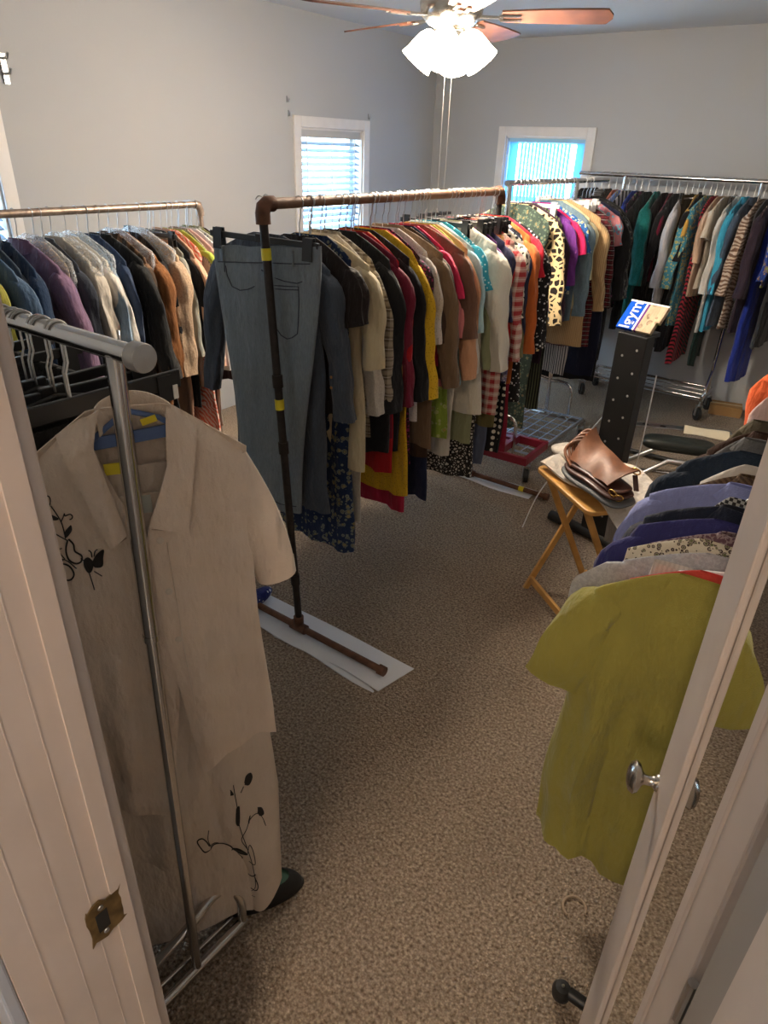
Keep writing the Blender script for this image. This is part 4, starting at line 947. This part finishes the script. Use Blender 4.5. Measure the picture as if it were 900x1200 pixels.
# ------------------------------------------------------------------ cream outfit on the chrome rack
OW = (-.8387, .5446); YAW = R(57)
CRM = fabric((.74, .61, .49), 'solid'); CR2 = fabric((.68, .57, .46), 'solid')
g = thing('cream_jacket', 'cream short sleeve jacket with black butterfly embroidery on the chrome rack', 'jacket', (OW[0]*1.012, OW[1]*1.012, 0), YAW)
def lin(pts, x):
    for (a, b_), (c, d_2) in zip(pts, pts[1:]):
        if (a-x)*(c-x) <= 0 and a != c: return b_+(d_2-b_)*(x-a)/(c-a)
    return pts[0][1] if abs(x-pts[0][0]) < abs(x-pts[-1][0]) else pts[-1][1]
def yj(u, z):
    k = sm((1.3-z)/.5)
    zs_ = 1.338-.72*max(0, abs(u+.01)-.055)
    return -.030+.020*(u/.18)**2*1.0+.020*sm((z-zs_+.04)/.04)*sm((abs(u+.01)-.05)/.02)+k*(.008*math.sin(u*42+z*4)+.004*math.sin(u*90-z*7))+.004*sm((1.36-z)/.05)*0-.006*sm((1.2-z)/.4)+.0015*math.sin(z*60+u*30)*k
EDGE_R = [(1.338, .046), (1.284, .043), (1.22, .022), (1.16, -.004), (1.135, -.012), (.94, -.009), (.787, .005), (.652, .018), (.597, .024)]
SIDE_R = [(1.27, .140), (1.23, .152), (1.12, .150), (.95, .152), (.734, .168), (.64, .172)]
def pR(u, v):
    ze = 1.338-(1.338-.597)*v; zs = 1.262-(1.262-.642)*v
    a = lin(EDGE_R, ze); c = lin(SIDE_R, zs); x = a+(c-a)*u
    z = ze+(zs-ze)*u**(.8 if v > .5 else 1) + (.012*math.sin(u*PI)*sm((v-.8)/.2))
    return (x, yj(x, z)-.002, z)
MB().grid(pR, 26, 46, .0025).build('front_panel', CRM, g, smooth=50)
EDGE_L = [(1.34, -.05), (1.295, -.069), (1.242, -.056), (1.2, -.043), (1.141, -.012), (.94, .004), (.787, .0), (.6, -.03), (.5, -.05)]
SIDE_L = [(1.25, -.185), (1.1, -.19), (.9, -.19), (.5, -.2)]
def pL(u, v):
    ze = 1.338-(1.338-.50)*v; zs = 1.245-(1.245-.55)*v
    a = lin(EDGE_L, ze); c = lin(SIDE_L, zs); x = a+(c-a)*u; z = ze+(zs-ze)*u
    return (x, yj(x, z)+.002, z)
MB().grid(lambda u, v: pL(1-u, v), 24, 40, .0025).build('front_panel', CRM, g, smooth=50)
def pB(u, v):
    x = -.19+.345*u; top = 1.338-.72*max(0, abs(x+.01)-.055); z = top-(top-.6)*v
    return (x, .02-.024*sm((z-top+.05)/.05)-.012*((x+.02)/.18)**2, z)
MB().grid(pB, 20, 24, .002).build('back_panel', CRM, g, smooth=50)
def slv(sg, path, wid, nm='sleeve'):
    n = 20; nv = 16; vs = []; fs = []
    for j in range(nv+1):
        t_ = j/nv; c = Vector(path(t_)); d_3 = (Vector(path(min(1, t_+.03)))-Vector(path(max(0, t_-.03)))).normalized(); ax = Vector((-d_3.z, 0, d_3.x)).normalized()
        w_ = wid(t_)
        for i in range(n):
            th = 2*PI*i/n; p = c+ax*w_*math.copysign(abs(math.cos(th))**.8, math.cos(th))+Vector((0, 1, 0))*(.022*min(1, .3+t_*3))*math.copysign(abs(math.sin(th))**.8, math.sin(th))
            p += Vector((0, .003*math.sin(t_*14+th*2), 0)); vs.append(p)
    for j in range(nv):
        for i in range(n): l = (i+1) % n; fs.append((j*n+i, j*n+l, (j+1)*n+l, (j+1)*n+i))
    fs.append(tuple(range(n)))
    off = len(vs); c = Vector(path(1))
    for i in range(n): vs.append(vs[nv*n+i].lerp(c, .08)+Vector((0, 0, .03)))
    for i in range(n): fs.append((nv*n+i, nv*n+(i+1) % n, off+(i+1) % n, off+i))
    return MB().add(vs, fs).build(nm, CRM, g, smooth=60)
slv(1, lambda t_: (.112+.082*t_+.012*math.sin(t_*PI), -.006, 1.225-.225*t_), lambda t_: .048-.012*t_)
slv(-1, lambda t_: (-.155-.075*t_, -.004, 1.2-.21*t_), lambda t_: .048-.012*t_)
# collar
def strip(outer, inner, y0, nm):
    def f(u, v):
        n = len(outer)-1; k = min(n-1, int(v*n)); t_ = v*n-k
        a = [outer[k][i]+(outer[k+1][i]-outer[k][i])*t_ for i in (0, 1)]; c = [inner[k][i]+(inner[k+1][i]-inner[k][i])*t_ for i in (0, 1)]
        x = a[0]+(c[0]-a[0])*u; z = a[1]+(c[1]-a[1])*u
        return (x, yj(x, z)+y0-.007*(1-u if y0 > -.0125 else u)-.003*math.sin(u*PI), z)
    return MB().grid(f, 8, 20, .003).build(nm, CRM, g, smooth=50)
strip([(-.112, 1.308), (-.10, 1.26), (-.085, 1.20), (-.067, 1.124)], [(-.050, 1.347), (-.066, 1.292), (-.058, 1.24), (-.042, 1.143)], -.009, 'collar')
strip([(.040, 1.345), (.032, 1.25), (-.006, 1.155)], [(.080, 1.307), (.066, 1.225), (.050, 1.138)], -.0126, 'collar')
def cb(u, v):
    x = -.056+.108*u; z = 1.342+.014*math.sin(PI*u)**.8-.008*u-.045*v
    return (x, -.014+.034*math.sin(PI*u)**.6, z)
MB().grid(cb, 20, 5, .002).build('collar_stand', CRM, g, smooth=60)
b = MB()
for (x, z) in ((.0, 1.125), (.002, 1.03), (.006, .93)):
    MB().lathe([(0, 0), (.0055, .0005), (.006, .002), (.004, .003), (0, .0022)], 14, Matrix.Translation((x+.006, yj(x, z)-.004, z)) @ Matrix.Rotation(PI/2, 4, 'X')).build('button', mat('pearl_button', (.66, .58, .48), .3), g, smooth=40)
MB().tube([(x_ , yj(x_, z_)-.0055, z_) for x_, z_ in ((.016, 1.12), (.018, 1.0), (.019, .9), (.024, .78))], .0009, 6).build('placket_seam', CR2, g)
SEAM_SHADE = mat('cream_seam_shade', (.36, .27, .20), .9)  # stitch lines darkened to paint the shade along the collar edges
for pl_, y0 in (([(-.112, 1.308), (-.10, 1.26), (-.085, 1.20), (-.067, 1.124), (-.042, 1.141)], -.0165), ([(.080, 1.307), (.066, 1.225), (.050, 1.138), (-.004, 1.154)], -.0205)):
    MB().tube([(x_, yj(x_, z_)+y0+.002, z_-.0008) for x_, z_ in pl_], .0011, 6).build('collar_seam_shade', SEAM_SHADE, g)
THR = mat('black_embroidery_thread', (.012, .010, .010), .6)
def smooth_line(pts, n=5):
    out = []
    P = [Vector((p[0], 0, p[1])) for p in pts]
    for i in range(len(P)-1):
        a = P[max(0, i-1)]; b_ = P[i]; c = P[i+1]; d_4 = P[min(len(P)-1, i+2)]
        for k in range(n):
            t_ = k/n; out.append(.5*((2*b_)+(c-a)*t_+(2*a-5*b_+4*c-d_4)*t_*t_+(3*b_-a-3*c+d_4)*t_**3))
    out.append(P[-1]); return out
def embroider(D, ys, parent, fill, r=.0011):
    b = MB()
    for k, pts in D.items():
        L2 = smooth_line(pts); P = [(p.x, ys(p.x, p.z), p.z) for p in L2]
        b.tube(P, r*(1.25 if k.startswith(('wingA', 'wingB', 'bw', 'lp')) else .8), 6)
        if k in fill:
            o = len(b.v); b.v += P; b.f.append(tuple(o+i for i in range(len(P)))); b.mi.append(0)
    return b.build('embroidery', THR, parent)
embroider(E1, lambda x, z: yj(x, z)-.0022, g, ('leaf1', 'leaf2', 'leaf3', 'wingC', 'wingD'))
t = thing('clothes_hanger', 'blue plastic hanger inside the collar of the cream embroidered jacket', 'hanger', (OW[0], OW[1], 0), YAW)
BLU = mat('blue_plastic', (.10, .17, .36), .4)
MB().obox((-.085, .013, 1.279), (.066, .013, 1.294), .019, .004, up=(0, 1, 0)).tube([(-.1, .012, 1.262), (-.085, .012, 1.274), (-.03, .008, 1.318), (-.012, .006, 1.33), (.03, .008, 1.315), (.06, .012, 1.290), (.085, .012, 1.262)], .0045, 8).build('shoulders', BLU, t)
# the hook reaches over the chrome rail
px_, py_ = (-.012, -.012)
MB().tube([(-.013, .003, 1.333), (-.015, .0, 1.375), (-.012, -.001, 1.39), (-.008, .004, 1.41), (-.008, .001, 1.435), (-.008, -.012, 1.4495), (-.008, -.027, 1.438), (-.008, -.03, 1.428)], .002, 8).build('hook', STEEL, t, smooth=60)
b = MB(); b.obox((-.045, -.008, 1.238), (-.045, -.008, 1.256), .024, .002, up=(0, 1, 0)); b.build('yellow_size_tag', YTAPE, t)
MB().obox((.004, -.006, 1.314), (.026, -.006, 1.32), .010, .002, up=(0, 1, 0)).build('yellow_size_tag', YTAPE, t)
# cream dress under the jacket
g = thing('cream_dress', 'long cream dress with black vine embroidery below the cream jacket', 'dress', (OW[0], OW[1], 0), YAW)
HEM = [(-.2, .03), (-.1, .03), (0, .035), (.067, .05), (.095, .04), (.12, .068), (.158, .12), (.175, .16)]
def yd(u, z): return .005+.055*sm((.42-z)/.3)*sm((.115-u)/.05)-.012+.012*((u+.015)/.19)**2+.007*math.sin(u*38+z*2.5)*sm((1.1-z)/.6)+.003*math.sin(u*85-z*5)*sm((1.1-z)/.6)
def dress(side):
    def f(u, v):
        e_ = lin([(0, .13), (.35, .15), (.7, .172), (1, .166)], v); l_ = lin([(0, -.14), (1, -.2)], v)
        x = l_+(e_-l_)*u; top = 1.20 if side < 0 else 1.24; z = top-(top-lin([(a, c) for a, c in HEM], max(-.2, min(.175, x))))*v
        return (x, yd(x, z) if side < 0 else .014+.003*math.sin(x*30), z)
    return f
MB().grid(dress(-1), 44, 50, .002).build('front_panel', CR2, g, smooth=50)
MB().grid(dress(1), 20, 24, .002).build('back_panel', CR2, g, smooth=50)
b = MB().grid(lambda u, v: (lin([(0, .13), (.35, .15), (.7, .172), (1, .166)], v), lerp_(yd(.16, 1), .014, u), 1.2-(1.2-.14)*v), 4, 24); b.build('side_panel', CR2, g, smooth=50)
embroider(E2, lambda x, z: yd(x, z)-.003, g, ('rose', 'fl', 'c1', 'c3', 'l1', 'l2'))
MB().obox((-.008, -.0135, 1.20), (-.008, -.0135, 1.17), .02, .001, up=(0, 1, 0)).build('neck_label', mat('grey_label', (.45, .47, .42), .7), g)
# black clothes on the chrome rack
E_ = []
for k in range(13):
    x = -.95-.052*k
    E_.append(('%s' % ['black pleated skirt', 'black dress trousers', 'black wool skirt', 'black knit top', 'black satin blouse', 'black linen trousers', 'black cotton top', 'black crepe skirt', 'black evening top', 'dark charcoal top', 'black long skirt', 'black sweater', 'black shawl top'][k],
      ['plain black skirt', 'black straight trousers', 'dark black skirt', 'black knit top', 'black smooth blouse', 'black loose trousers', 'black soft top', 'black narrow skirt', 'black wide top', 'dark charcoal top', 'black long skirt', 'black sweater', 'black draped top'][k],
      ['skirt', 'trousers', 'skirt', 'top', 'blouse', 'trousers', 'top', 'skirt', 'top', 'top', 'skirt', 'sweater', 'top'][k], (.010+.003*(k % 3),)*3, 'solid', BK, 1, x, .20, [.75, .95, .8, .6][k % 4], 'k' if k in (0, 1, 2, 5, 7, 10) else 'n', .016, 'clip' if k in (1, 2, 5, 7, 10) else 'tube'))
rows = list(E_)
prev = None
for i, r in enumerate(rows):
    loc = (r[7], .51, 1.432); a = PI/2+R(random.Random(i).uniform(-3, 3)); sk = r[10] == 'k'
    lab = '%s on the chrome rack, %s' % (r[1], 'just left of the %s' % prev if prev else 'nearest the cream jacket')
    garment(r[2], lab, r[2], loc, a, fabric(r[3], 'solid', BK, 1), .2, r[9], 'n', r[11], 1500+i, 'garments on the chrome rack', skirt=sk, topz=-.13 if sk else -.096)
    if i: hanger(r[12], loc, a, .0145, '%s holding the %s on the chrome rack' % (KINDW[r[12]], r[0]), 'hangers on the chrome rack')
    prev = r[0]
t = thing('clothes_hanger', 'wide flat black hanger bar directly behind the cream jacket collar', 'hanger', (-.95, .51, 1.432), PI/2)
c = hanger_parts('tube', .0145)[0].copy(); C.objects.link(c); c.parent = t
MB().obox((-.17, 0, -.112), (.2, 0, -.112), .008, .032).build('bar', BLACKP, t, bevel=.003)
for y in (.165, -.14): MB().obox((y, -.006, -.1), (y, -.006, -.145), .004, .03, up=(1, 0, 0)).build('clip', BLACKP, t)
MB().obox((.18, -.012, -.118), (.18, -.012, -.142), .009, .002, up=(0, 1, 0)).build('paper_tag', WHITEPL, t)
# empty-looking extra hooks pushed together on the chrome rail
rh = random.Random(8)
for k in range(12):
    x = -.885-.035*k-rh.uniform(0, .02)
    if k < 2: continue
    hanger('black' if k > 1 else 'tube', (x, .51, 1.432), PI/2+R(rh.uniform(-14, 14)), .0145, 'empty black hanger with a pale hook on the front chrome rail' if k > 1 else 'empty white tube hanger close to the chrome post', 'empty hangers crowded on the front chrome rail' if k > 1 else 'empty white hangers by the chrome post')
# shoe
t = thing('slip_on_shoe', 'black slip on shoe with green lining below the cream dress', 'shoe', (-.835, .68, 0), R(57))
def sole(u, v):
    a = 2*PI*u; return ((.11*math.cos(a)), .04*math.sin(a)*(1+.15*math.cos(a)), 0)
def shoe(u, v):
    a = 2*PI*u; rr = 1-.28*v*v; return (.112*math.cos(a)*rr, .042*math.sin(a)*(1+.15*math.cos(a))*rr, .012+.05*v*(1-.25*math.cos(a)))
b = MB().grid(shoe, 30, 6); o0 = len(b.v)
b.build('upper', RUBBER, t, smooth=60)
MB().lathe([(0, 0), (1, 0), (1.04, .3), (1, 1), (0, 1)], 30, Matrix.Diagonal((.114, .044, .014, 1))).build('sole', BLACKP, t, smooth=40)
MB().lathe([(0, 0), (1, 0), (1, .2), (0, .3)], 30, Matrix.Translation((0, 0, .04)) @ Matrix.Diagonal((.088, .033, .02, 1))).build('lining', mat('green_lining', (.05, .12, .08), .8), t, smooth=40)

# ------------------------------------------------------------------ tray table, cloth, bag
TX, TY, TZ, TYAW = -.70, 2.37, .57, R(-37.7)
t = thing('folding_tray_table', 'honey coloured wooden folding tray table with crossed legs', 'table', (TX, TY, 0), TYAW)
b = MB(); n_ = 40
def rrect(hx, hy, r, n=8):
    out = []
    for (cx, cy, a0) in ((hx-r, hy-r, 0), (-hx+r, hy-r, PI/2), (-hx+r, -hy+r, PI), (hx-r, -hy+r, 1.5*PI)):
        for k in range(n+1): a = a0+PI/2*k/n; out.append((cx+r*math.cos(a), cy+r*math.sin(a)))
    return out
def slab(pts, z0, z1, mb=None):
    n = len(pts); b = mb or MB(); return b.add([(p[0], p[1], z0) for p in pts]+[(p[0], p[1], z1) for p in pts], [tuple(range(n))[::-1], tuple(range(n, 2*n))]+[(k, (k+1) % n, n+(k+1) % n, n+k) for k in range(n)])
slab(rrect(.205, .15, .035), TZ-.018, TZ).build('tabletop', WOOD, t, bevel=.004)
for s in (-1, 1):
    MB().obox((s*.14, -.12, TZ-.02), (s*.14, .15, .0), .026, .014, up=(1, 0, 0)).build('leg', WOOD, t, bevel=.003)
    MB().obox((s*.162, .12, TZ-.02), (s*.162, -.135, .0), .026, .014, up=(1, 0, 0)).build('leg', WOOD, t, bevel=.003)
MB().obox((-.155, -.118, .05), (.155, -.118, .05), .014, .03).build('crossbar', WOOD, t, bevel=.002)
MB().obox((-.133, .13, .06), (.133, .13, .06), .014, .03).build('crossbar', WOOD, t, bevel=.002)
MB().obox((-.15, .11, TZ-.035), (.15, .11, TZ-.035), .02, .03).build('crossbar', WOOD, t, bevel=.002)
CRC = fabric((.60, .55, .49), 'solid')
def cl(u, v):
    x = -.19+.60*u; y = -.11+.33*v; z = TZ+.014+.013*math.sin(x*22+y*9)+.010*math.sin(y*38+x*15)+.022*sm(v*2)
    if x > .20: z -= .55*(x-.20)**1.3; 
    y += .03*math.sin(x*9)
    if y > .17: z -= (y-.17)*1.0
    return (x, y, z)
o = MB().grid(cl, 40, 24, .008).build('cream_garment', CRC, smooth=60); o.location = (TX, TY, .006); o.rotation_euler = (0, 0, TYAW)
tag(o, 'crumpled cream garment draped over the wooden tray table under the bag', 'garment')
def pad(u, v):
    a = 2*PI*u; k = math.sin(PI*v)**.35; x = .095*math.copysign(abs(math.cos(a))**.5, math.cos(a))*k; y = .06*math.copysign(abs(math.sin(a))**.5, math.sin(a))*k
    return (x, y, .036*(.5-.5*math.cos(PI*v))+.003*math.sin(x*40))
o = MB().grid(pad, 32, 10).build('folded_cloth', CRC, smooth=60); o.location = (TX-.145, TY+.115, TZ+.03); o.rotation_euler = (0, 0, TYAW+.15)
tag(o, 'folded cream cloth pad at the left end of the tray table', 'cloth')
o = MB().grid(lambda u, v: (-.11+.22*u, .004*math.sin(u*14)+.01*v, TZ-.03-.27*v+.01*math.sin(u*5)), 16, 10, .012).build('hanging_grey_cloth', fabric((.25, .24, .23), 'solid'), smooth=60); o.location = (TX+.13, TY+.085, 0); o.rotation_euler = (0, 0, TYAW+.1)
tag(o, 'grey brown cloth hanging down behind the right side of the tray table', 'cloth')
# leather bag
LB = mat('brown_leather', (.20, .075, .032), .5, bump=.3, bscale=60, var=.3, vscale=14)
LD = mat('dark_leather', (.055, .018, .012), .4, bump=.3, bscale=60)
LG = mat('grey_bag_base', (.10, .105, .11), .6)
GOLD = mat('gold_ring', (.8, .5, .15), .2, 1)
t = thing('leather_bag', 'collapsed brown leather tote bag with gold rings lying on the tray table', 'bag', (-.665, 2.265, TZ+.035), R(-34))
def pouch(hx, hy, hz, z0, sk=0, ph=0):
    def f(u, v):
        a = 2*PI*u; k = math.sin(PI*v)**.4; x = hx*math.copysign(abs(math.cos(a))**.55, math.cos(a))*k; y = hy*math.copysign(abs(math.sin(a))**.7, math.sin(a))*k
        return (x, y+sk*x, z0+hz*(.5-.5*math.cos(PI*v))+.004*math.sin(x*28+ph)+.003*math.sin(y*50))
    return f
MB().grid(pouch(.175, .075, .03, 0), 40, 12).build('base', LG, t, smooth=60)
MB().grid(pouch(.165, .068, .026, .026, 0, 1), 40, 12).build('lower_fold', LD, t, smooth=60)
MB().grid(pouch(.155, .052, .022, .046, .04, 2), 40, 12).build('upper_fold', LD, t, smooth=60)
def flap(u, v):
    x = -.125+.235*u; k = (1-.35*u)*(1+.25*math.sin(u*PI)*-1)
    return (x-.012*v*(1-u)*3+.01*v, -.045+.115*v, .066+.075*v*k+.018*math.sin(v*PI)+.006*math.sin(u*9+v*4)+(.04*(1-u)**6*v))
MB().grid(flap, 26, 14, .005).build('body_panel', LB, t, smooth=60)
for k in range(4):
    pts = [(-.10-.008*k, -.05+.012*k, .05), (-.165-.006*k, -.04+.02*k, .085+.01*k), (-.17-.004*k, .0+.02*k, .115+.012*k), (-.13, .045+.008*k, .125+.006*k), (-.09, .05, .10)]
    P = [tuple(p+Vector((0, 0, 0))) for p in smooth_line3(pts)]
    MB().tube(P, .0065, 8).build('strap', LB, t, smooth=60)
for (x, y, z, a) in ((.145, -.045, .055, .3), (.158, -.03, .04, .9), (.105, .07, .105, .5)):
    MB().tube([Matrix.Translation((x, y, z)) @ Matrix.Rotation(a, 4, 'Z') @ Matrix.Rotation(.5, 4, 'X') @ Vector((.016*math.cos(k*PI/8), 0, .016*math.sin(k*PI/8))) for k in range(16)], .0028, 8, close=True).build('gold_ring', GOLD, t, smooth=60)
MB().obox((.105, .07, .09), (.155, .045, .055), .018, .005).build('strap_tab', LD, t, bevel=.002)

# ------------------------------------------------------------------ black perforated stand with sign
t = thing('perforated_stand', 'tall black perforated metal stand behind the tray table', 'stand', (-.83, 2.97, 0), R(-16)); STAND = t
MB().box(-.072, .072, -.03, .03, .05, 1.015).build('post', mat('black_powder_coat', (.008, .008, .008), .45, bump=.2), t, bevel=.004)
b = MB()
for k in range(9):
    for (x, dz) in ((-.03, 0), (.035, .035)):
        MB().lathe([(0, 0), (.0055, .0002), (.0055, .001), (0, .0012)], 12, Matrix.Translation((x, -.0302, .12+.1*k+dz)) @ Matrix.Rotation(PI/2, 4, 'X')).build('hole', mat('pale_hole', (.30, .29, .27), .6), t)
MB().tube([(-.26, -.03, .03), (-.1, -.02, .03), (.32, -.02, .03)], .026, 14).build('foot', RUBBER, t, smooth=50)
MB().tube([(0, -.02, .03), (0, .3, .03)], .024, 14).build('foot', BLACKP, t, smooth=50)
MB().box(-.05, .05, -.02, .1, 1.0, 1.02).build('top_plate', BLACKP, t)
t = thing('gym_sign_box', 'small blue and cream printed box lid tilted on top of the black stand', 'sign', (-.845, 2.965, 1.03), R(-13))
t.rotation_euler = (R(-42), R(0), R(-14))
bx = MB(); bx.box(-.088, -.012, -.0, .018, 0, .135); bx.build('blue_panel', mat('print_blue', (.008, .075, .5), .95, spec=.05), t)
MB().box(-.012, -.004, 0, .018, 0, .135).build('white_stripe', WHITEPL, t)
MB().box(-.004, .006, 0, .018, 0, .135).build('purple_stripe', mat('print_purple', (.14, .04, .2), .95, spec=.05), t)
MB().box(.006, .075, 0, .018, 0, .135).box(.075, .088, 0, .018, .055, .135).build('photo_panel', fabric((.50, .40, .27), 'floral', (.30, .22, .15), .9), t)
MB().box(-.09, .09, -.001, .017, .131, .138).build('top_edge', WHITEPL, t)
cu = bpy.data.curves.new('lettering', 'FONT'); cu.body = 'lgym'; cu.size = .066; cu.extrude = .0006; cu.offset = .0008; cu.space_character = 1.02
to = bpy.data.objects.new('tmp', cu); C.objects.link(to)
me = bpy.data.meshes.new_from_object(to.evaluated_get(bpy.context.evaluated_depsgraph_get())); bpy.data.objects.remove(to)
o = bpy.data.objects.new('lettering', me); C.objects.link(o); o.parent = t; me.materials.clear(); me.materials.append(mat('print_white', (.62, .62, .62), .95, spec=.05))
xs = [v.co.x for v in me.vertices]; sc_ = .128/(max(xs)-min(xs))
# standing on the blue panel and reading upwards
o.matrix_local = Matrix.Translation((-.028, -.0008, .003-min(xs)*sc_)) @ Matrix.Rotation(-PI/2, 4, 'Y') @ Matrix.Rotation(PI/2, 4, 'X') @ Matrix.Scale(sc_, 4)
# white cords by the stand
o = MB().tube([tuple(p) for p in smooth_line3([(-.72, 3.0, .85), (-.715, 2.99, .5), (-.72, 2.96, .2), (-.70, 2.85, .006)])], .003, 8).build('power_cord', WHITEPL, smooth=60); o.parent = STAND; o.matrix_parent_inverse = (Matrix.Translation(STAND.location) @ STAND.rotation_euler.to_matrix().to_4x4()).inverted()
o = MB().tube([tuple(p) for p in smooth_line3([(-.91, 2.99, .62), (-1.02, 3.0, .42), (-1.12, 2.9, .2), (-1.16, 2.84, .006)])], .003, 8).build('power_cord', WHITEPL, smooth=60); o.parent = STAND; o.matrix_parent_inverse = (Matrix.Translation(STAND.location) @ STAND.rotation_euler.to_matrix().to_4x4()).inverted()

# ------------------------------------------------------------------ folded exercise bench, papers, box at the back right
t = thing('folded_bench', 'folded metal exercise bench with black cushion lying behind the clothes', 'bench', (-.72, 3.85, 0), R(18))
def cush(u, v):
    a = 2*PI*u; k = math.sin(PI*v)**.3; return (.20*math.copysign(abs(math.cos(a))**.5, math.cos(a))*k, .07*math.copysign(abs(math.sin(a))**.5, math.sin(a))*k, .22+.07*(.5-.5*math.cos(PI*v)))
MB().grid(cush, 36, 12).build('cushion', mat('black_vinyl', (.012, .016, .014), .4), t, smooth=60)
for s in (-1, 1):
    MB().tube([(-.28, s*.16, .03), (-.05, s*.13, .20), (.35, s*.12, .2)], .014, 10).build('frame_tube', STEEL, t, smooth=50)
    MB().tube([(-.32, -.45*s, .02), (.3, -.25*s, .02)], .015, 10).build('floor_tube', BLACKP, t, smooth=50)
b = MB()
b.obox((-.25, .24, .26), (.3, .28, .27), .06, .006)
b.build('perforated_plate', STEEL, t, bevel=.002)
b = MB()
for k in range(5): MB().lathe([(0, 0), (.018, .0005), (.018, .001), (0, .0012)], 14, Matrix.Translation((-.18+.1*k, .247, .2655))).build('hole', BLACKP, t)
MB().tube([(-.28, .0, .04), (-.2, -.12, .12), (.1, -.2, .16)], .008, 8).build('chrome_rod', CHROME, t, smooth=50)
o = MB().grid(lambda u, v: (-.12+.24*u, -.07+.14*v, .003*math.sin(u*5+v*3)), 10, 6, .004).build('cream_paper', mat('cream_paper', (.66, .58, .42), .7), smooth=50, loc=(-.62, 4.0, .31)); o.rotation_euler = (0, 0, R(12)); tag(o, 'cream sheet of paper lying on the folded metal bench', 'paper')
t = thing('cardboard_box', 'small tan cardboard box on the floor by the back rack wheel', 'box', (-.76, 5.42, 0), R(12))
MB().box(-.11, .11, -.07, .07, 0, .07).build('carton', mat('cardboard', (.34, .19, .07), .8), t)
MB().obox((-.11, -.0, .072), (.11, -.0, .072), .03, .002).build('tape', mat('tape', (.5, .36, .18), .3), t)
o = MB().grid(lambda u, v: (.035*math.cos(2*PI*u)*math.sin(PI*v)**.5, .10*math.sin(2*PI*u)*math.sin(PI*v)**.5, .05*(.5-.5*math.cos(PI*v))), 20, 8).build('dotted_bundle', fabric((.02, .03, .18), 'dots', (.7, .7, .75), 2.2), smooth=60, loc=(-1.73, 1.53, .012)); tag(o, 'navy blue cloth bundle with white dots at the end of the white strip', 'cloth bundle')
# carpet dent ring near the door
o = MB().tube([(.028*math.cos(k*PI/12), .03*math.sin(k*PI/12), 0) for k in range(18)], .004, 6).build('carpet_scrap', mat('carpet_scrap', (.36, .27, .19), .95, bump=.6, bscale=300), loc=(-.18, 1.14, .004), smooth=60); tag(o, 'small frayed ring of loose carpet yarn on the floor below the olive tee', 'carpet scrap')

# ------------------------------------------------------------------ world and view
w = bpy.data.worlds.new('world'); bpy.context.scene.world = w; w.use_nodes = True
bg = w.node_tree.nodes['Background']; bg.inputs[0].default_value = (.5, .76, 1, 1); bg.inputs[1].default_value = SKY
sc = bpy.context.scene
sc.view_settings.view_transform = 'Standard'; sc.view_settings.look = 'None'; sc.view_settings.gamma = 1
sc.view_settings.use_curve_mapping = False; sc.view_settings.exposure = EXPO
